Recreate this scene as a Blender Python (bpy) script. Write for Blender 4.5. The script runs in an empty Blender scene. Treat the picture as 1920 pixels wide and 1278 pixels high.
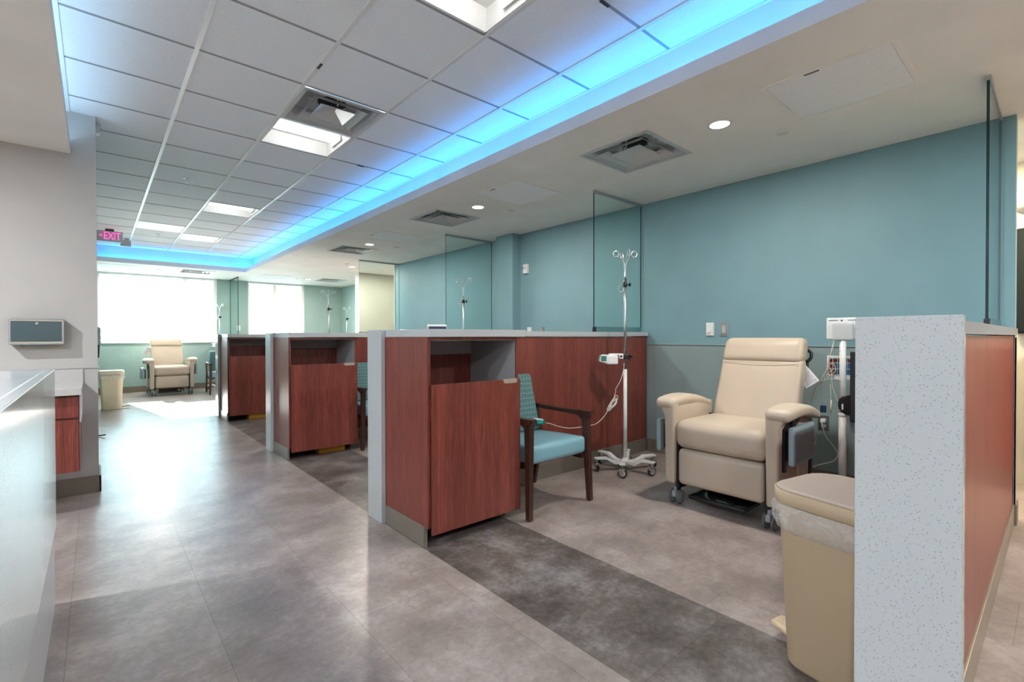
import bpy, bmesh, math, random
from mathutils import Vector, Matrix
C = bpy.context.scene.collection
PI = math.pi
R = math.radians
random.seed(7)

# ---------------------------------------------------------------- camera
CH = 1.19
cam = bpy.data.objects.new('camera', bpy.data.cameras.new('camera')); C.objects.link(cam)
cam.data.sensor_width = 36.0
cam.data.lens = 897.76 / 1920 * 36.0
cam.data.clip_start = 0.02
yaw, pit, rol = 0.7154, -0.0087, -0.0020
fw = Vector((math.sin(yaw)*math.cos(pit), math.cos(yaw)*math.cos(pit), math.sin(pit)))
r0 = Vector((math.cos(yaw), -math.sin(yaw), 0)); u0 = r0.cross(fw)
rr = r0*math.cos(rol) + u0*math.sin(rol); uu = -r0*math.sin(rol) + u0*math.cos(rol)
M = Matrix((rr, uu, -fw)).transposed().to_4x4(); M.translation = Vector((0, 0, CH))
cam.matrix_world = M
bpy.context.scene.camera = cam

# ---------------------------------------------------------------- view, world, sun
sc = bpy.context.scene
sc.view_settings.view_transform = 'Standard'; sc.view_settings.look = 'None'
sc.view_settings.gamma = 1.0; sc.view_settings.use_curve_mapping = False
sc.view_settings.exposure = 1.38
sc.cycles.max_bounces = 10; sc.cycles.diffuse_bounces = 6; sc.cycles.glossy_bounces = 4
sc.cycles.transmission_bounces = 6; sc.cycles.transparent_max_bounces = 16
sc.cycles.sample_clamp_indirect = 6.0; sc.cycles.caustics_reflective = False; sc.cycles.caustics_refractive = False
W = bpy.data.worlds.new('sky'); sc.world = W; W.use_nodes = True
bg = W.node_tree.nodes['Background']
bg.inputs[0].default_value = (0.64, 0.91, 1.0, 1); bg.inputs[1].default_value = 4.7

def lamp(name, kind, loc, energy, col=(1, 1, 1), rot=(0, 0, 0), **kw):
    l = bpy.data.lights.new(name, kind); l.energy = energy; l.color = col
    for k, v in kw.items(): setattr(l, k, v)
    o = bpy.data.objects.new(name, l); o.location = loc; o.rotation_euler = rot; C.objects.link(o); return o
sun = lamp('sun', 'SUN', (0, 30, 20), 18.0, (1.0, 0.97, 0.92), angle=0.009)
sun.rotation_euler = Vector((0.33, -2.12, -1.1)).to_track_quat('-Z', 'Y').to_euler()
WARM = (1.0, 0.90, 0.79); NEUT = (0.94, 0.97, 1.0)

# ---------------------------------------------------------------- shape helpers
def addbox(bm, x0, y0, z0, x1, y1, z1, bev=0.0, mi=0, seg=2):
    v = [bm.verts.new((x, y, z)) for z in (z0, z1) for y in (y0, y1) for x in (x0, x1)]
    fs = [bm.faces.new([v[i] for i in q]) for q in ((0, 2, 3, 1), (4, 5, 7, 6), (0, 1, 5, 4), (2, 6, 7, 3), (0, 4, 6, 2), (1, 3, 7, 5))]
    for f in fs: f.material_index = mi
    if bev > 0:
        es = list({e for f in fs for e in f.edges})
        r = bmesh.ops.bevel(bm, geom=es, offset=bev, segments=seg, affect='EDGES', profile=0.5)
        for f in r['faces']: f.material_index = mi
def box(x0, y0, z0, x1, y1, z1, bev=0.0, mi=0):
    bm = bmesh.new(); addbox(bm, min(x0, x1), min(y0, y1), min(z0, z1), max(x0, x1), max(y0, y1), max(z0, z1), bev, mi); return bm
def boxes(lst, bev=0.0):
    bm = bmesh.new()
    for b in lst: addbox(bm, *b[:6], bev=bev, mi=(b[6] if len(b) > 6 else 0))
    return bm
def smooth_pts(pts, n=6):
    P = [Vector(p) for p in pts]; out = []
    for i in range(len(P)-1):
        a = P[max(i-1, 0)]; b = P[i]; c = P[i+1]; d = P[min(i+2, len(P)-1)]
        for k in range(n):
            t = k/n
            out.append(0.5*((2*b) + (c-a)*t + (2*a-5*b+4*c-d)*t*t + (3*b-a-3*c+d)*t**3))
    out.append(P[-1]); return out
def addtube(bm, pts, r, seg=8, smooth=0, mi=0, cap=True):
    if smooth: pts = smooth_pts(pts, smooth)
    P = [Vector(p) for p in pts]; rings = []; prev = None
    rad = r if isinstance(r, (list, tuple)) else [r]*len(P)
    if len(rad) != len(P): rad = [rad[0] + (rad[-1]-rad[0])*i/(len(P)-1) for i in range(len(P))]
    for i, p in enumerate(P):
        t = (P[min(i+1, len(P)-1)] - P[max(i-1, 0)]).normalized()
        if prev is None:
            a = Vector((0, 0, 1)) if abs(t.z) < .9 else Vector((1, 0, 0)); nrm = t.cross(a).normalized()
        else:
            nrm = (prev - t*prev.dot(t)); nrm = nrm.normalized() if nrm.length > 1e-6 else prev
        prev = nrm; b = t.cross(nrm)
        rings.append([bm.verts.new(p + (nrm*math.cos(2*PI*k/seg) + b*math.sin(2*PI*k/seg))*rad[i]) for k in range(seg)])
    for i in range(len(rings)-1):
        for k in range(seg):
            f = bm.faces.new([rings[i][k], rings[i][(k+1) % seg], rings[i+1][(k+1) % seg], rings[i+1][k]]); f.smooth = True; f.material_index = mi
    if cap:
        f = bm.faces.new(rings[0][::-1]); f.material_index = mi
        f = bm.faces.new(rings[-1]); f.material_index = mi
def tube(pts, r, seg=8, smooth=0):
    bm = bmesh.new(); addtube(bm, pts, r, seg, smooth); return bm
def addlathe(bm, prof, c=(0, 0, 0), axis='z', seg=24, mi=0, cap=True):
    rings = []; c = Vector(c)
    for (r, h) in prof:
        ring = []
        for k in range(seg):
            a = 2*PI*k/seg; x, y = r*math.cos(a), r*math.sin(a)
            p = Vector((x, y, h)) if axis == 'z' else (Vector((h, x, y)) if axis == 'x' else Vector((x, h, y)))
            ring.append(bm.verts.new(c+p))
        rings.append(ring)
    for i in range(len(rings)-1):
        for k in range(seg):
            f = bm.faces.new([rings[i][k], rings[i][(k+1) % seg], rings[i+1][(k+1) % seg], rings[i+1][k]]); f.smooth = True; f.material_index = mi
    for ring in ((rings[0][::-1], rings[-1]) if cap else ()):
        f = bm.faces.new(ring); f.material_index = mi
def lathe(prof, c=(0, 0, 0), axis='z', seg=24, cap=True):
    bm = bmesh.new(); addlathe(bm, prof, c, axis, seg, 0, cap); return bm
def addcushion(bm, x0, y0, z0, x1, y1, z1, r, puff=(0, 0, 0), mi=0, shape=None):
    """soft box: rounded edges, faces that swell"""
    c = Vector(((x0+x1)/2, (y0+y1)/2, (z0+z1)/2)); h = Vector(((x1-x0)/2, (y1-y0)/2, (z1-z0)/2))
    r = min(r, h.x, h.y, h.z)
    def coords(hh):
        e = [0, .12, .32, .6, 1.0]
        a = [-hh + r*t for t in e]; inner = hh-r
        mid = [inner*t for t in (-.66, -.33, 0, .33, .66)] if inner > 1e-4 else []
        b = a + mid + [-t for t in a[::-1]]
        o = []
        for t in b:
            if not o or t-o[-1] > 1e-5: o.append(t)
        return o
    cs = [coords(h.x), coords(h.y), coords(h.z)]; cache = {}
    def vert(p):
        key = tuple(round(t, 6) for t in p)
        if key in cache: return cache[key]
        q = Vector(p); inn = Vector([max(-(h[i]-r), min(h[i]-r, q[i])) for i in range(3)]); d = q-inn
        pos = inn + (d.normalized()*r if d.length > 1e-7 else d)
        for i in range(3):
            if puff[i]:
                j, k = (i+1) % 3, (i+2) % 3
                pos[i] += (q[i]/h[i])*puff[i]*(1-(q[j]/h[j])**2)*(1-(q[k]/h[k])**2)
        if shape: pos = shape(pos, h)
        cache[key] = bm.verts.new(c+pos); return cache[key]
    for ax in range(3):
        a1, a2 = (ax+1) % 3, (ax+2) % 3
        for s in (-1, 1):
            for i in range(len(cs[a1])-1):
                for j in range(len(cs[a2])-1):
                    q = []
                    for (u, v) in ((i, j), (i+1, j), (i+1, j+1), (i, j+1)):
                        p = [0, 0, 0]; p[ax] = s*h[ax]; p[a1] = cs[a1][u]; p[a2] = cs[a2][v]; q.append(vert(p))
                    if s < 0: q = q[::-1]
                    if len(set(q)) < 3: continue
                    f = bm.faces.new(q); f.smooth = True; f.material_index = mi
def cushion(*a, **k):
    bm = bmesh.new(); addcushion(bm, *a, **k); return bm
def addprism(bm, pts, lo, hi, axis='y', mi=0):
    def P(a, b, t): return (a, t, b) if axis == 'y' else ((t, a, b) if axis == 'x' else (a, b, t))
    A = [bm.verts.new(P(a, b, lo)) for a, b in pts]; B = [bm.verts.new(P(a, b, hi)) for a, b in pts]; n = len(pts)
    fs = [bm.faces.new(A), bm.faces.new(B[::-1])]
    for i in range(n): fs.append(bm.faces.new([A[i], B[i], B[(i+1) % n], A[(i+1) % n]]))
    for f in fs: f.material_index = mi
    return fs
def prism(pts, lo, hi, axis='y', bev=0.0):
    bm = bmesh.new(); addprism(bm, pts, lo, hi, axis)
    if bev: bmesh.ops.bevel(bm, geom=bm.edges[:], offset=bev, segments=2, affect='EDGES')
    return bm
def obj(name, bm, m=None, parent=None, smooth=False, label=None):
    bmesh.ops.recalc_face_normals(bm, faces=bm.faces[:])
    me = bpy.data.meshes.new(name); bm.to_mesh(me); bm.free()
    for mm in (m if isinstance(m, (list, tuple)) else [m]):
        if mm: me.materials.append(mm)
    if smooth:
        for p in me.polygons: p.use_smooth = True
    o = bpy.data.objects.new(name, me); C.objects.link(o)
    if parent: o.parent = parent
    if label: o['label'] = label
    return o
def thing(name, label, cat, loc=(0, 0, 0), rz=0, group=None):
    o = bpy.data.objects.new(name, None); C.objects.link(o); o.empty_display_size = .1
    o.location = loc; o.rotation_euler = (0, 0, rz); o['label'] = label; o['category'] = cat
    if group: o['group'] = group
    return o
def tag(o, label, cat, group=None):
    o['label'] = label; o['category'] = cat
    if group: o['group'] = group
    return o
def parts(name, lst, m, parent, bev=0):
    for b in lst: obj(name, box(*b, bev), m, parent)
def struct(name, bm, m, parent=None, smooth=False):
    o = obj(name, bm, m, parent, smooth)
    if parent is None: o['kind'] = 'structure'
    return o
def dup(root, loc, rz, label, group=None):
    r = root.copy(); C.objects.link(r); r.location = loc; r.rotation_euler = (0, 0, rz); r['label'] = label
    if group: r['group'] = group
    def kids(src, dst):
        for ch in src.children:
            c = ch.copy(); C.objects.link(c); c.parent = dst; kids(ch, c)
    kids(root, r); return r
def text(name, s, size, m, parent, loc, rot, ext=0.0006, align='CENTER', sx=1.0):
    cu = bpy.data.curves.new(name, 'FONT'); cu.body = s; cu.size = size; cu.extrude = ext; cu.align_x = align; cu.align_y = 'CENTER'; cu.resolution_u = 3
    t = bpy.data.objects.new(name, cu); C.objects.link(t)
    bpy.context.view_layer.update()
    me = bpy.data.meshes.new_from_object(t.evaluated_get(bpy.context.evaluated_depsgraph_get()))
    bpy.data.objects.remove(t); bpy.data.curves.remove(cu)
    me.name = name; me.materials.clear(); me.materials.append(m)
    for v in me.vertices: v.co.x *= sx
    o = bpy.data.objects.new(name, me); C.objects.link(o); o.parent = parent; o.location = loc; o.rotation_euler = rot; return o

# ---------------------------------------------------------------- materials
def mat(name, col=(.8, .8, .8), rough=.5, metal=0, spec=.5, emit=None, es=0):
    m = bpy.data.materials.new(name); m.use_nodes = True; b = m.node_tree.nodes['Principled BSDF']
    b.inputs['Base Color'].default_value = (*col, 1); b.inputs['Roughness'].default_value = rough; b.inputs['Metallic'].default_value = metal
    b.inputs['Specular IOR Level'].default_value = spec
    if emit: b.inputs['Emission Color'].default_value = (*emit, 1); b.inputs['Emission Strength'].default_value = es
    return m
def N(m, t, **kw):
    n = m.node_tree.nodes.new(t)
    for k, v in kw.items(): setattr(n, k, v)
    return n
def L(m, a, b): m.node_tree.links.new(a, b)
def coords(m, scale=(1, 1, 1), rot=(0, 0, 0), loc=(0, 0, 0), kind='Object'):
    tc = N(m, 'ShaderNodeTexCoord'); mp = N(m, 'ShaderNodeMapping'); L(m, tc.outputs[kind], mp.inputs[0])
    mp.inputs['Scale'].default_value = scale; mp.inputs['Rotation'].default_value = rot; mp.inputs['Location'].default_value = loc
    return mp.outputs[0]
def noise(m, vec, scale, detail=4, rough=.5, dist=0):
    n = N(m, 'ShaderNodeTexNoise'); L(m, vec, n.inputs['Vector']); n.inputs['Scale'].default_value = scale
    n.inputs['Detail'].default_value = detail; n.inputs['Roughness'].default_value = rough; n.inputs['Distortion'].default_value = dist
    return n.outputs[0]
def ramp(m, fac, stops):
    r = N(m, 'ShaderNodeValToRGB'); L(m, fac, r.inputs[0]); e = r.color_ramp.elements
    while len(e) < len(stops): e.new(.5)
    for i, (p, c) in enumerate(stops): e[i].position = p; e[i].color = (*c, 1) if len(c) == 3 else c
    return r.outputs[0]
def bump(m, h, strength=.1, dist=.002):
    b = N(m, 'ShaderNodeBump'); L(m, h, b.inputs['Height']); b.inputs['Strength'].default_value = strength; b.inputs['Distance'].default_value = dist
    L(m, b.outputs[0], P(m).inputs['Normal'])
def P(m): return m.node_tree.nodes['Principled BSDF']
def mixc(m, f, a, b, mode='MIX'):
    n = N(m, 'ShaderNodeMix', data_type='RGBA', blend_type=mode)
    for s, v in ((n.inputs[0], f), (n.inputs[6], a), (n.inputs[7], b)):
        if hasattr(v, 'links') or hasattr(v, 'is_output'): L(m, v, s)
        else: s.default_value = v if isinstance(v, (int, float)) else (*v, 1)
    return n.outputs[2]
def paint(name, col, rough=.6, amt=.04, bs=.12):
    m = mat(name, col, rough); v = coords(m)
    n = noise(m, v, 2.5, 3); lo = tuple(c*(1-amt) for c in col); hi = tuple(min(1, c*(1+amt)) for c in col)
    L(m, ramp(m, n, [(.3, lo), (.7, hi)]), P(m).inputs['Base Color'])
    bump(m, noise(m, v, 260, 3), bs, .001); return m
M_TEAL = paint('teal_paint', (.182, .325, .372)); M_WAIN = paint('grey_green_wainscot', (.235, .31, .315), .5)
M_FAR = paint('sage_paint', (.30, .43, .41)); M_TAUPE = paint('taupe_grey_paint', (.46, .45, .43)); M_TAUPE2 = paint('pale_taupe_wainscot', (.43, .42, .41), .45)
M_SOFFIT = paint('soffit_paint', (.84, .835, .81), .7); M_CREAM = paint('cream_paint', (.72, .66, .55), .6); M_BEIGE = paint('beige_paint', (.46, .45, .385), .6)
M_WHITE = paint('white_trim_paint', (.75, .77, .76), .45); M_LIP = paint('cove_paint', (.72, .73, .75), .6)
M_WP = mat('white_plastic', (.75, .77, .78), .35); M_GP = mat('grey_plastic', (.42, .45, .47), .4); M_BK = mat('black_plastic', (.012, .012, .014), .35)
M_STEEL = mat('brushed_steel', (.50, .52, .53), .33, 1); M_CHROME = mat('chrome', (.75, .77, .78), .12, 1)
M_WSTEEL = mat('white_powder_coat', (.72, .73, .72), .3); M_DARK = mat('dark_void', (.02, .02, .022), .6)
M_ALU = mat('grey_aluminium', (.42, .47, .50), .4, .6); M_BSTEEL = mat('black_steel', (.015, .015, .017), .45, .3)
M_BASE = mat('taupe_baseboard', (.185, .155, .125), .45); M_BASE2 = mat('warm_grey_baseboard', (.20, .17, .14), .5)
M_KICK = mat('satin_kick_plate', (.30, .275, .235), .38, .55)
# wood laminate
def wood(name, a, b, c, rough=.33):
    m = mat(name, b, rough); v = coords(m, (1, 1, .035)); v2 = coords(m, (1, 1, .012))
    n1 = noise(m, v, 170, 6, .65); n2 = noise(m, v2, 14, 4, .6)
    c1 = ramp(m, n1, [(.30, a), (.52, b), (.72, c)]); c2 = ramp(m, n2, [(.3, (.72, .72, .72)), (.7, (1.15, 1.15, 1.15))])
    L(m, mixc(m, 1.0, c1, c2, 'MULTIPLY'), P(m).inputs['Base Color']); bump(m, n1, .05, .0006); return m
M_WOOD = wood('mahogany_laminate', (.12, .026, .020), (.205, .050, .037), (.29, .088, .060))
M_CWOOD = wood('dark_walnut_frame', (.028, .011, .008), (.055, .022, .015), (.085, .038, .027), .3)
# quartz
def quartz(name, base=(.455, .495, .52)):
    m = mat(name, base, .18)
    v = coords(m, (1, 1, 1)); col = base; last = None
    for sc_, th, dark, pk in ((420, .15, (.40, .40, 0.40), .20), (200, .13, (.28, .28, .27), .17), (700, .18, (.48, .50, .50), .35)):
        vo = N(m, 'ShaderNodeTexVoronoi'); L(m, v, vo.inputs['Vector']); vo.inputs['Scale'].default_value = sc_
        sep = N(m, 'ShaderNodeSeparateColor'); L(m, vo.outputs['Color'], sep.inputs[0])
        th_n = N(m, 'ShaderNodeMath', operation='LESS_THAN'); L(m, vo.outputs['Distance'], th_n.inputs[0]); th_n.inputs[1].default_value = th*2.0
        pick = N(m, 'ShaderNodeMath', operation='LESS_THAN'); L(m, sep.outputs[0], pick.inputs[0]); pick.inputs[1].default_value = pk
        mu = N(m, 'ShaderNodeMath', operation='MULTIPLY'); L(m, th_n.outputs[0], mu.inputs[0]); L(m, pick.outputs[0], mu.inputs[1])
        last = mixc(m, mu.outputs[0], last if last is not None else base, dark)
    L(m, last, P(m).inputs['Base Color']); return m
M_QZ = quartz('white_speckled_quartz')
# upholstery
def vinyl(name, col, rough=.42):
    m = mat(name, col, rough); v = coords(m); bump(m, noise(m, v, 420, 3), .12, .0008)
    L(m, ramp(m, noise(m, v, 5, 3), [(.3, tuple(c*.95 for c in col)), (.7, col)]), P(m).inputs['Base Color']); return m
M_CREAMV = vinyl('cream_vinyl', (.50, .425, .335)); M_BLUEV = vinyl('pale_blue_vinyl', (.20, .40, .48), .35)
m = mat('teal_lattice_fabric', (.10, .25, .25), .8); M_FAB = m
v = coords(m, (1, 1, .8), (R(90), 0, 0)); vo = N(m, 'ShaderNodeTexVoronoi', feature='DISTANCE_TO_EDGE', voronoi_dimensions='2D'); L(m, v, vo.inputs['Vector']); vo.inputs['Scale'].default_value = 34; vo.inputs['Randomness'].default_value = .25
L(m, ramp(m, vo.outputs[0], [(.05, (.15, .27, .27)), (.16, (.065, .165, .175))]), P(m).inputs['Base Color']); bump(m, noise(m, v, 700, 2), .2, .001)
M_TRAY = mat('slate_blue_plastic', (.27, .36, .40), .4); M_TRAYIN = mat('grey_tray_face', (.20, .235, .24), .5)
M_BIN = mat('tan_bin_plastic', (.47, .37, .245), .45); M_BINLID = mat('tan_bin_lid_top', (.45, .38, .315), .55); M_BIN2 = mat('cream_bin_plastic', (.66, .58, .42), .45)
M_PINK = mat('exit_letter_red', (.9, .05, .25), .5, emit=(1.0, .05, .28), es=1.1)
M_YEL = mat('yellow_plastic', (.62, .33, .03), .45); M_TEALP = mat('green_teal_plastic', (.02, .36, .30), .4); M_BLUEP = mat('navy_blue_plastic', (.01, .05, .14), .4)
M_RED = mat('dark_red_card', (.16, .02, .03), .6); M_BLUE = mat('blue_box_card', (.02, .14, .34), .5)
M_CORD = mat('white_cord', (.70, .68, .64), .45); M_CORD2 = mat('ivory_cord', (.62, .59, .48), .45)
M_PAPER = mat('white_paper', (.78, .78, .80), .7); M_INK = mat('grey_ink', (.22, .21, .27), .7); M_SCREEN = mat('green_lcd', (.04, .20, .17), .3)
M_LENS = mat('lit_lens', (.9, .9, .88), .5, emit=(.94, .97, 1.0), es=2.0)
M_DLENS = mat('lit_downlight', (.9, .9, .88), .5, emit=(1.0, .94, .84), es=4.0)
M_LED = mat('blue_led_strip', (.3, .6, 1), .5, emit=(.035, .40, 1.0), es=7.5)
M_TROF = mat('troffer_enamel', (.80, .79, .76), .5); M_TROFOFF = mat('troffer_off_lens', (.88, .93, .95), .28)
M_DIFF = mat('satin_diffuser_enamel', (.55, .58, .59), .3, .25)
# ceiling tile
m = mat('mineral_tile', (.8, .83, .87), .85); M_TILE = m; v = coords(m)
L(m, ramp(m, noise(m, v, 190, 4, .7), [(.35, (.80, .84, .88)), (.6, (.89, .93, .97))]), P(m).inputs['Base Color']); bump(m, noise(m, v, 150, 5, .7), .35, .002)
M_TBAR = mat('tee_bar_enamel', (.78, .80, .80), .25); M_TGAP = mat('tee_bar_groove_shade', (.30, .31, .34), .6)  # second grey: shade of the grooves between tile rows, put into the colour
# floor
def floor_mat(name, c0, c1, c2, bw, rh, off, rough=.30, tint=.07, mort=.75, bst=.25, loc=(0, 0, 0)):
    m = mat(name, c1, rough)
    v = coords(m, (1, 1, 1), (0, 0, PI/2), loc)
    br = N(m, 'ShaderNodeTexBrick'); L(m, v, br.inputs['Vector']); br.inputs['Scale'].default_value = 1
    br.inputs['Brick Width'].default_value = bw; br.inputs['Row Height'].default_value = rh; br.inputs['Mortar Size'].default_value = .0016; br.inputs['Mortar Smooth'].default_value = .6
    br.inputs['Bias'].default_value = 0; br.offset = off
    br.inputs['Color1'].default_value = (1-tint, 1-tint, 1-tint, 1); br.inputs['Color2'].default_value = (1+tint, 1+tint, 1+tint, 1); br.inputs['Mortar'].default_value = (mort, mort, mort, 1)
    v2 = coords(m, (1, 1, 1)); n1 = noise(m, v2, 3.2, 8, .66, .0); n2 = noise(m, v2, 34, 6, .7, .3)
    mx = N(m, 'ShaderNodeMath', operation='MULTIPLY_ADD'); L(m, n2, mx.inputs[0]); mx.inputs[1].default_value = .45; L(m, n1, mx.inputs[2])
    col = ramp(m, mx.outputs[0], [(.55, c0), (.72, c1), (.90, c2)])
    L(m, mixc(m, 1.0, col, br.outputs[0], 'MULTIPLY'), P(m).inputs['Base Color'])
    bump(m, noise(m, v2, 120, 4, .6), bst, .0015)
    return m
M_FLOOR = floor_mat('stone_look_vinyl', (.225, .190, .173), (.305, .26, .238), (.42, .375, .35), .9144, .4572, .5, mort=.55, loc=(.12, .55, 0))
M_BAND = floor_mat('dark_slate_vinyl', (.065, .053, .048), (.125, .107, .098), (.235, .22, .215), .61, .3175, .0, .33, .12, .55, loc=(.33, 1.385, 0))
# clear glass with a green cast
def glassm(name, tint, ior=1.45, rough=0.0):
    m = bpy.data.materials.new(name); m.use_nodes = True; nt = m.node_tree; nt.nodes.remove(nt.nodes['Principled BSDF'])
    out = nt.nodes['Material Output']; tr = N(m, 'ShaderNodeBsdfTransparent'); tr.inputs[0].default_value = (*tint, 1)
    gl = N(m, 'ShaderNodeBsdfGlossy'); gl.inputs['Roughness'].default_value = rough; fr = N(m, 'ShaderNodeFresnel'); fr.inputs[0].default_value = ior
    ge = N(m, 'ShaderNodeNewGeometry'); iv_ = N(m, 'ShaderNodeMath', operation='SUBTRACT'); iv_.inputs[0].default_value = 1; L(m, ge.outputs['Backfacing'], iv_.inputs[1]); gf = N(m, 'ShaderNodeMath', operation='MULTIPLY'); L(m, fr.outputs[0], gf.inputs[0]); L(m, iv_.outputs[0], gf.inputs[1])
    mx = N(m, 'ShaderNodeMixShader'); L(m, gf.outputs[0], mx.inputs[0]); L(m, tr.outputs[0], mx.inputs[1]); L(m, gl.outputs[0], mx.inputs[2]); L(m, mx.outputs[0], out.inputs[0]); return m
M_GLASS = glassm('green_tinted_glass', (.90, .975, .965)); M_WGLASS = glassm('window_glass', (.97, .99, .99), 1.2)
M_GEDGE = mat('glass_edge', (.003, .022, .025), .1)
m = glassm('clear_bag_film', (.86, .87, .88), 1.35, .15); M_BAG = m
m = bpy.data.materials.new('translucent_slat'); m.use_nodes = True; M_SLAT = m
d = P(m); d.inputs['Base Color'].default_value = (.80, .84, .86, 1); d.inputs['Roughness'].default_value = .5
tl = N(m, 'ShaderNodeBsdfTranslucent'); tl.inputs[0].default_value = (.85, .93, .96, 1); mx = N(m, 'ShaderNodeMixShader'); mx.inputs[0].default_value = .16
L(m, d.outputs[0], mx.inputs[1]); L(m, tl.outputs[0], mx.inputs[2]); L(m, mx.outputs[0], m.node_tree.nodes['Material Output'].inputs[0])

# ---------------------------------------------------------------- room shell
TC = 2.894; ZS = 2.578; XW = 4.36; YE = 13.25; XS = 2.422; XL = -0.135; YS = 11.44; XG0 = -.1465; YG0 = 2.155; T = .6096
YB = -3.5; XR = 5.6; XLL = -4.0
bm = bmesh.new()
for (x0, x1, y0, y1, mi) in ((XLL, 1.385, YB, YE, 0), (1.385, 2.02, YB, 8.3, 1), (1.385, 2.02, 8.3, YE, 0), (2.02, XR, YB, YE, 0)):
    addbox(bm, x0, y0, -.1, x1, y1, 0, mi=mi)
struct('floor', bm, [M_FLOOR, M_BAND])
# tiled ceiling
fix = {(2, 3): 'lit', (2, 8): 'lit', (2, 12): 'lit', (1, 11): 'off', (2, -1): 'lit', (2, 2): 'vent', (0, -4): 'lit', (2, -5): 'lit'}
bm = bmesh.new(); tb = bmesh.new(); tg = bmesh.new()
YR = 11.6; X1 = 2.6
rows = range(-9, 16)
for i in range(0, 5):
    xa = XG0 + T*i; xb = min(xa+T, X1)
    for j in rows:
        ya = YG0+T*j; yb = min(ya+T, YR)
        if ya >= YR or (i, j) in fix: continue
        addbox(bm, xa+.004, ya+.006, TC+.004, xb-.004, yb-.006, TC+.02)
        addbox(bm, xa, ya, TC+.02, xb, yb, TC+.05)
struct('ceiling', bm, M_TILE)
for i in range(0, 5):
    x = XG0+T*i; addbox(tb, x-.012, YB, TC-.003, x+.012, YR, TC+.006)
addbox(tb, X1-.02, YB, TC-.003, X1, YR, TC+.006); addbox(tb, XG0, YR-.02, TC-.0025, X1-.02, YR, TC+.006)
struct('trim_1', tb, M_TBAR)
for j in rows:
    y = YG0+T*j
    if y > YR: continue
    for i in range(0, 5):
        xa = XG0+T*i+.012; xb = min(XG0+T*(i+1)-.012, X1-.02); addbox(tg, xa, y-.008, TC+.001, xb, y+.008, TC+.008)
struct('trim_2', tg, M_TGAP)
# soffits, cove
bm = bmesh.new()
def slab(bm, x0, y0, x1, y1, z0, z1, holes):
    ys = sorted({y0, y1} | {h[k] for h in holes for k in (1, 3)})
    for a, b in zip(ys, ys[1:]):
        hs = sorted([h for h in holes if h[1] <= a and h[3] >= b]); x = x0
        for h in hs: addbox(bm, x, a, z0, h[0], b, z1); x = h[2]
        addbox(bm, x, a, z0, x1, b, z1)
VENTS = [(3.105, 2.142), (3.10, 4.76), (3.10, 7.43), (4.35, 11.75)]
hole = lambda x, y: (x-.29, y-.29, x+.29, y+.29)
slab(bm, XS, YB, XR, YE, ZS, ZS+.04, [hole(*v_) for v_ in VENTS]); addbox(bm, XLL, YB, ZS, XL, 4.92, ZS+.04); slab(bm, .01, YS, XS, YE, ZS, ZS+.04, [hole(1.62, 12.02)])
struct('ceiling_2', bm, M_SOFFIT)
bm = bmesh.new()
addbox(bm, XS, YB, ZS+.04, XS+.02, YS, ZS+.085); addbox(bm, XS, YB, ZS, XS-.0005, YS, ZS+.04)
addbox(bm, .01, YS, ZS+.04, XS+.02, YS+.02, ZS+.085); addbox(bm, .01, YS-.0005, ZS, XS, YS, ZS+.04)
addbox(bm, X1, YB, ZS+.04, X1+.02, YR+.02, TC+.05); addbox(bm, .01, YR, ZS+.04, X1, YR+.02, TC+.05)
addbox(bm, XL-.02, YB, ZS+.04, XL, 4.92, ZS+.085); addbox(bm, XL, YB, ZS, XL+.0005, 4.92, ZS+.04); addbox(bm, XL-.22, YB, ZS+.04, XL-.20, 4.92, TC+.05); addbox(bm, XL-.20, YB, TC+.004, XG0, 4.92, TC+.05)
struct('trim_3', bm, M_LIP)
# walls
bm = bmesh.new(); addbox(bm, XW, .198, 0, XW+.12, 8.45, ZS); struct('wall_right', bm, M_TEAL)
bm = bmesh.new(); addbox(bm, 4.216, 4.838, 0, XW, 5.188, ZS); struct('wall_pillar', bm, M_TEAL)
bm = bmesh.new(); addbox(bm, 4.28, 9.95, 0, XR, 10.1, ZS); struct('wall_stub', bm, M_BEIGE)
bm = bmesh.new(); addbox(bm, 4.265, 9.94, 0, 4.28, 10.11, ZS); addbox(bm, 4.35, 8.45, 0, 4.49, 8.465, ZS); struct('trim_4', bm, M_WHITE)
bm = bmesh.new(); addbox(bm, 5.19, 10.1, 0, 5.31, YE, ZS); struct('wall_alcove', bm, M_FAR)
bm = bmesh.new(); addbox(bm, XLL, 4.92, 0, .01, 5.04, TC+.03); struct('wall_left', bm, M_TAUPE)
bm = bmesh.new(); addbox(bm, -.11, 5.04, 0, .01, YE, TC+.03); struct('wall_corridor', bm, M_FAR)
bm = bmesh.new(); addbox(bm, XLL, YB-.12, 0, XR, YB, TC+.03); struct('wall_back', bm, M_CREAM)
bm = bmesh.new(); addbox(bm, XLL-.12, YB, 0, XLL, 5.04, TC+.03); struct('wall_side', bm, M_TAUPE)
bm = bmesh.new(); addbox(bm, XR, YB, 0, XR+.12, 9.95, TC+.03); struct('wall_hallway', bm, M_CREAM)
# window wall with two openings
SILL = 1.105; WT = ZS-.002
bm = bmesh.new()
addbox(bm, -.11, YE, 0, 5.31, YE+.2, SILL-.04); addbox(bm, -.11, YE, SILL-.04, .03, YE+.2, ZS+.4); addbox(bm, 2.186, YE, SILL-.04, 2.85, YE+.2, ZS)
addbox(bm, 4.189, YE, SILL-.04, 5.31, YE+.2, ZS); addbox(bm, .03, YE, ZS, 5.31, YE+.2, ZS+.4)
struct('wall_far', bm, M_FAR)
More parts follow.
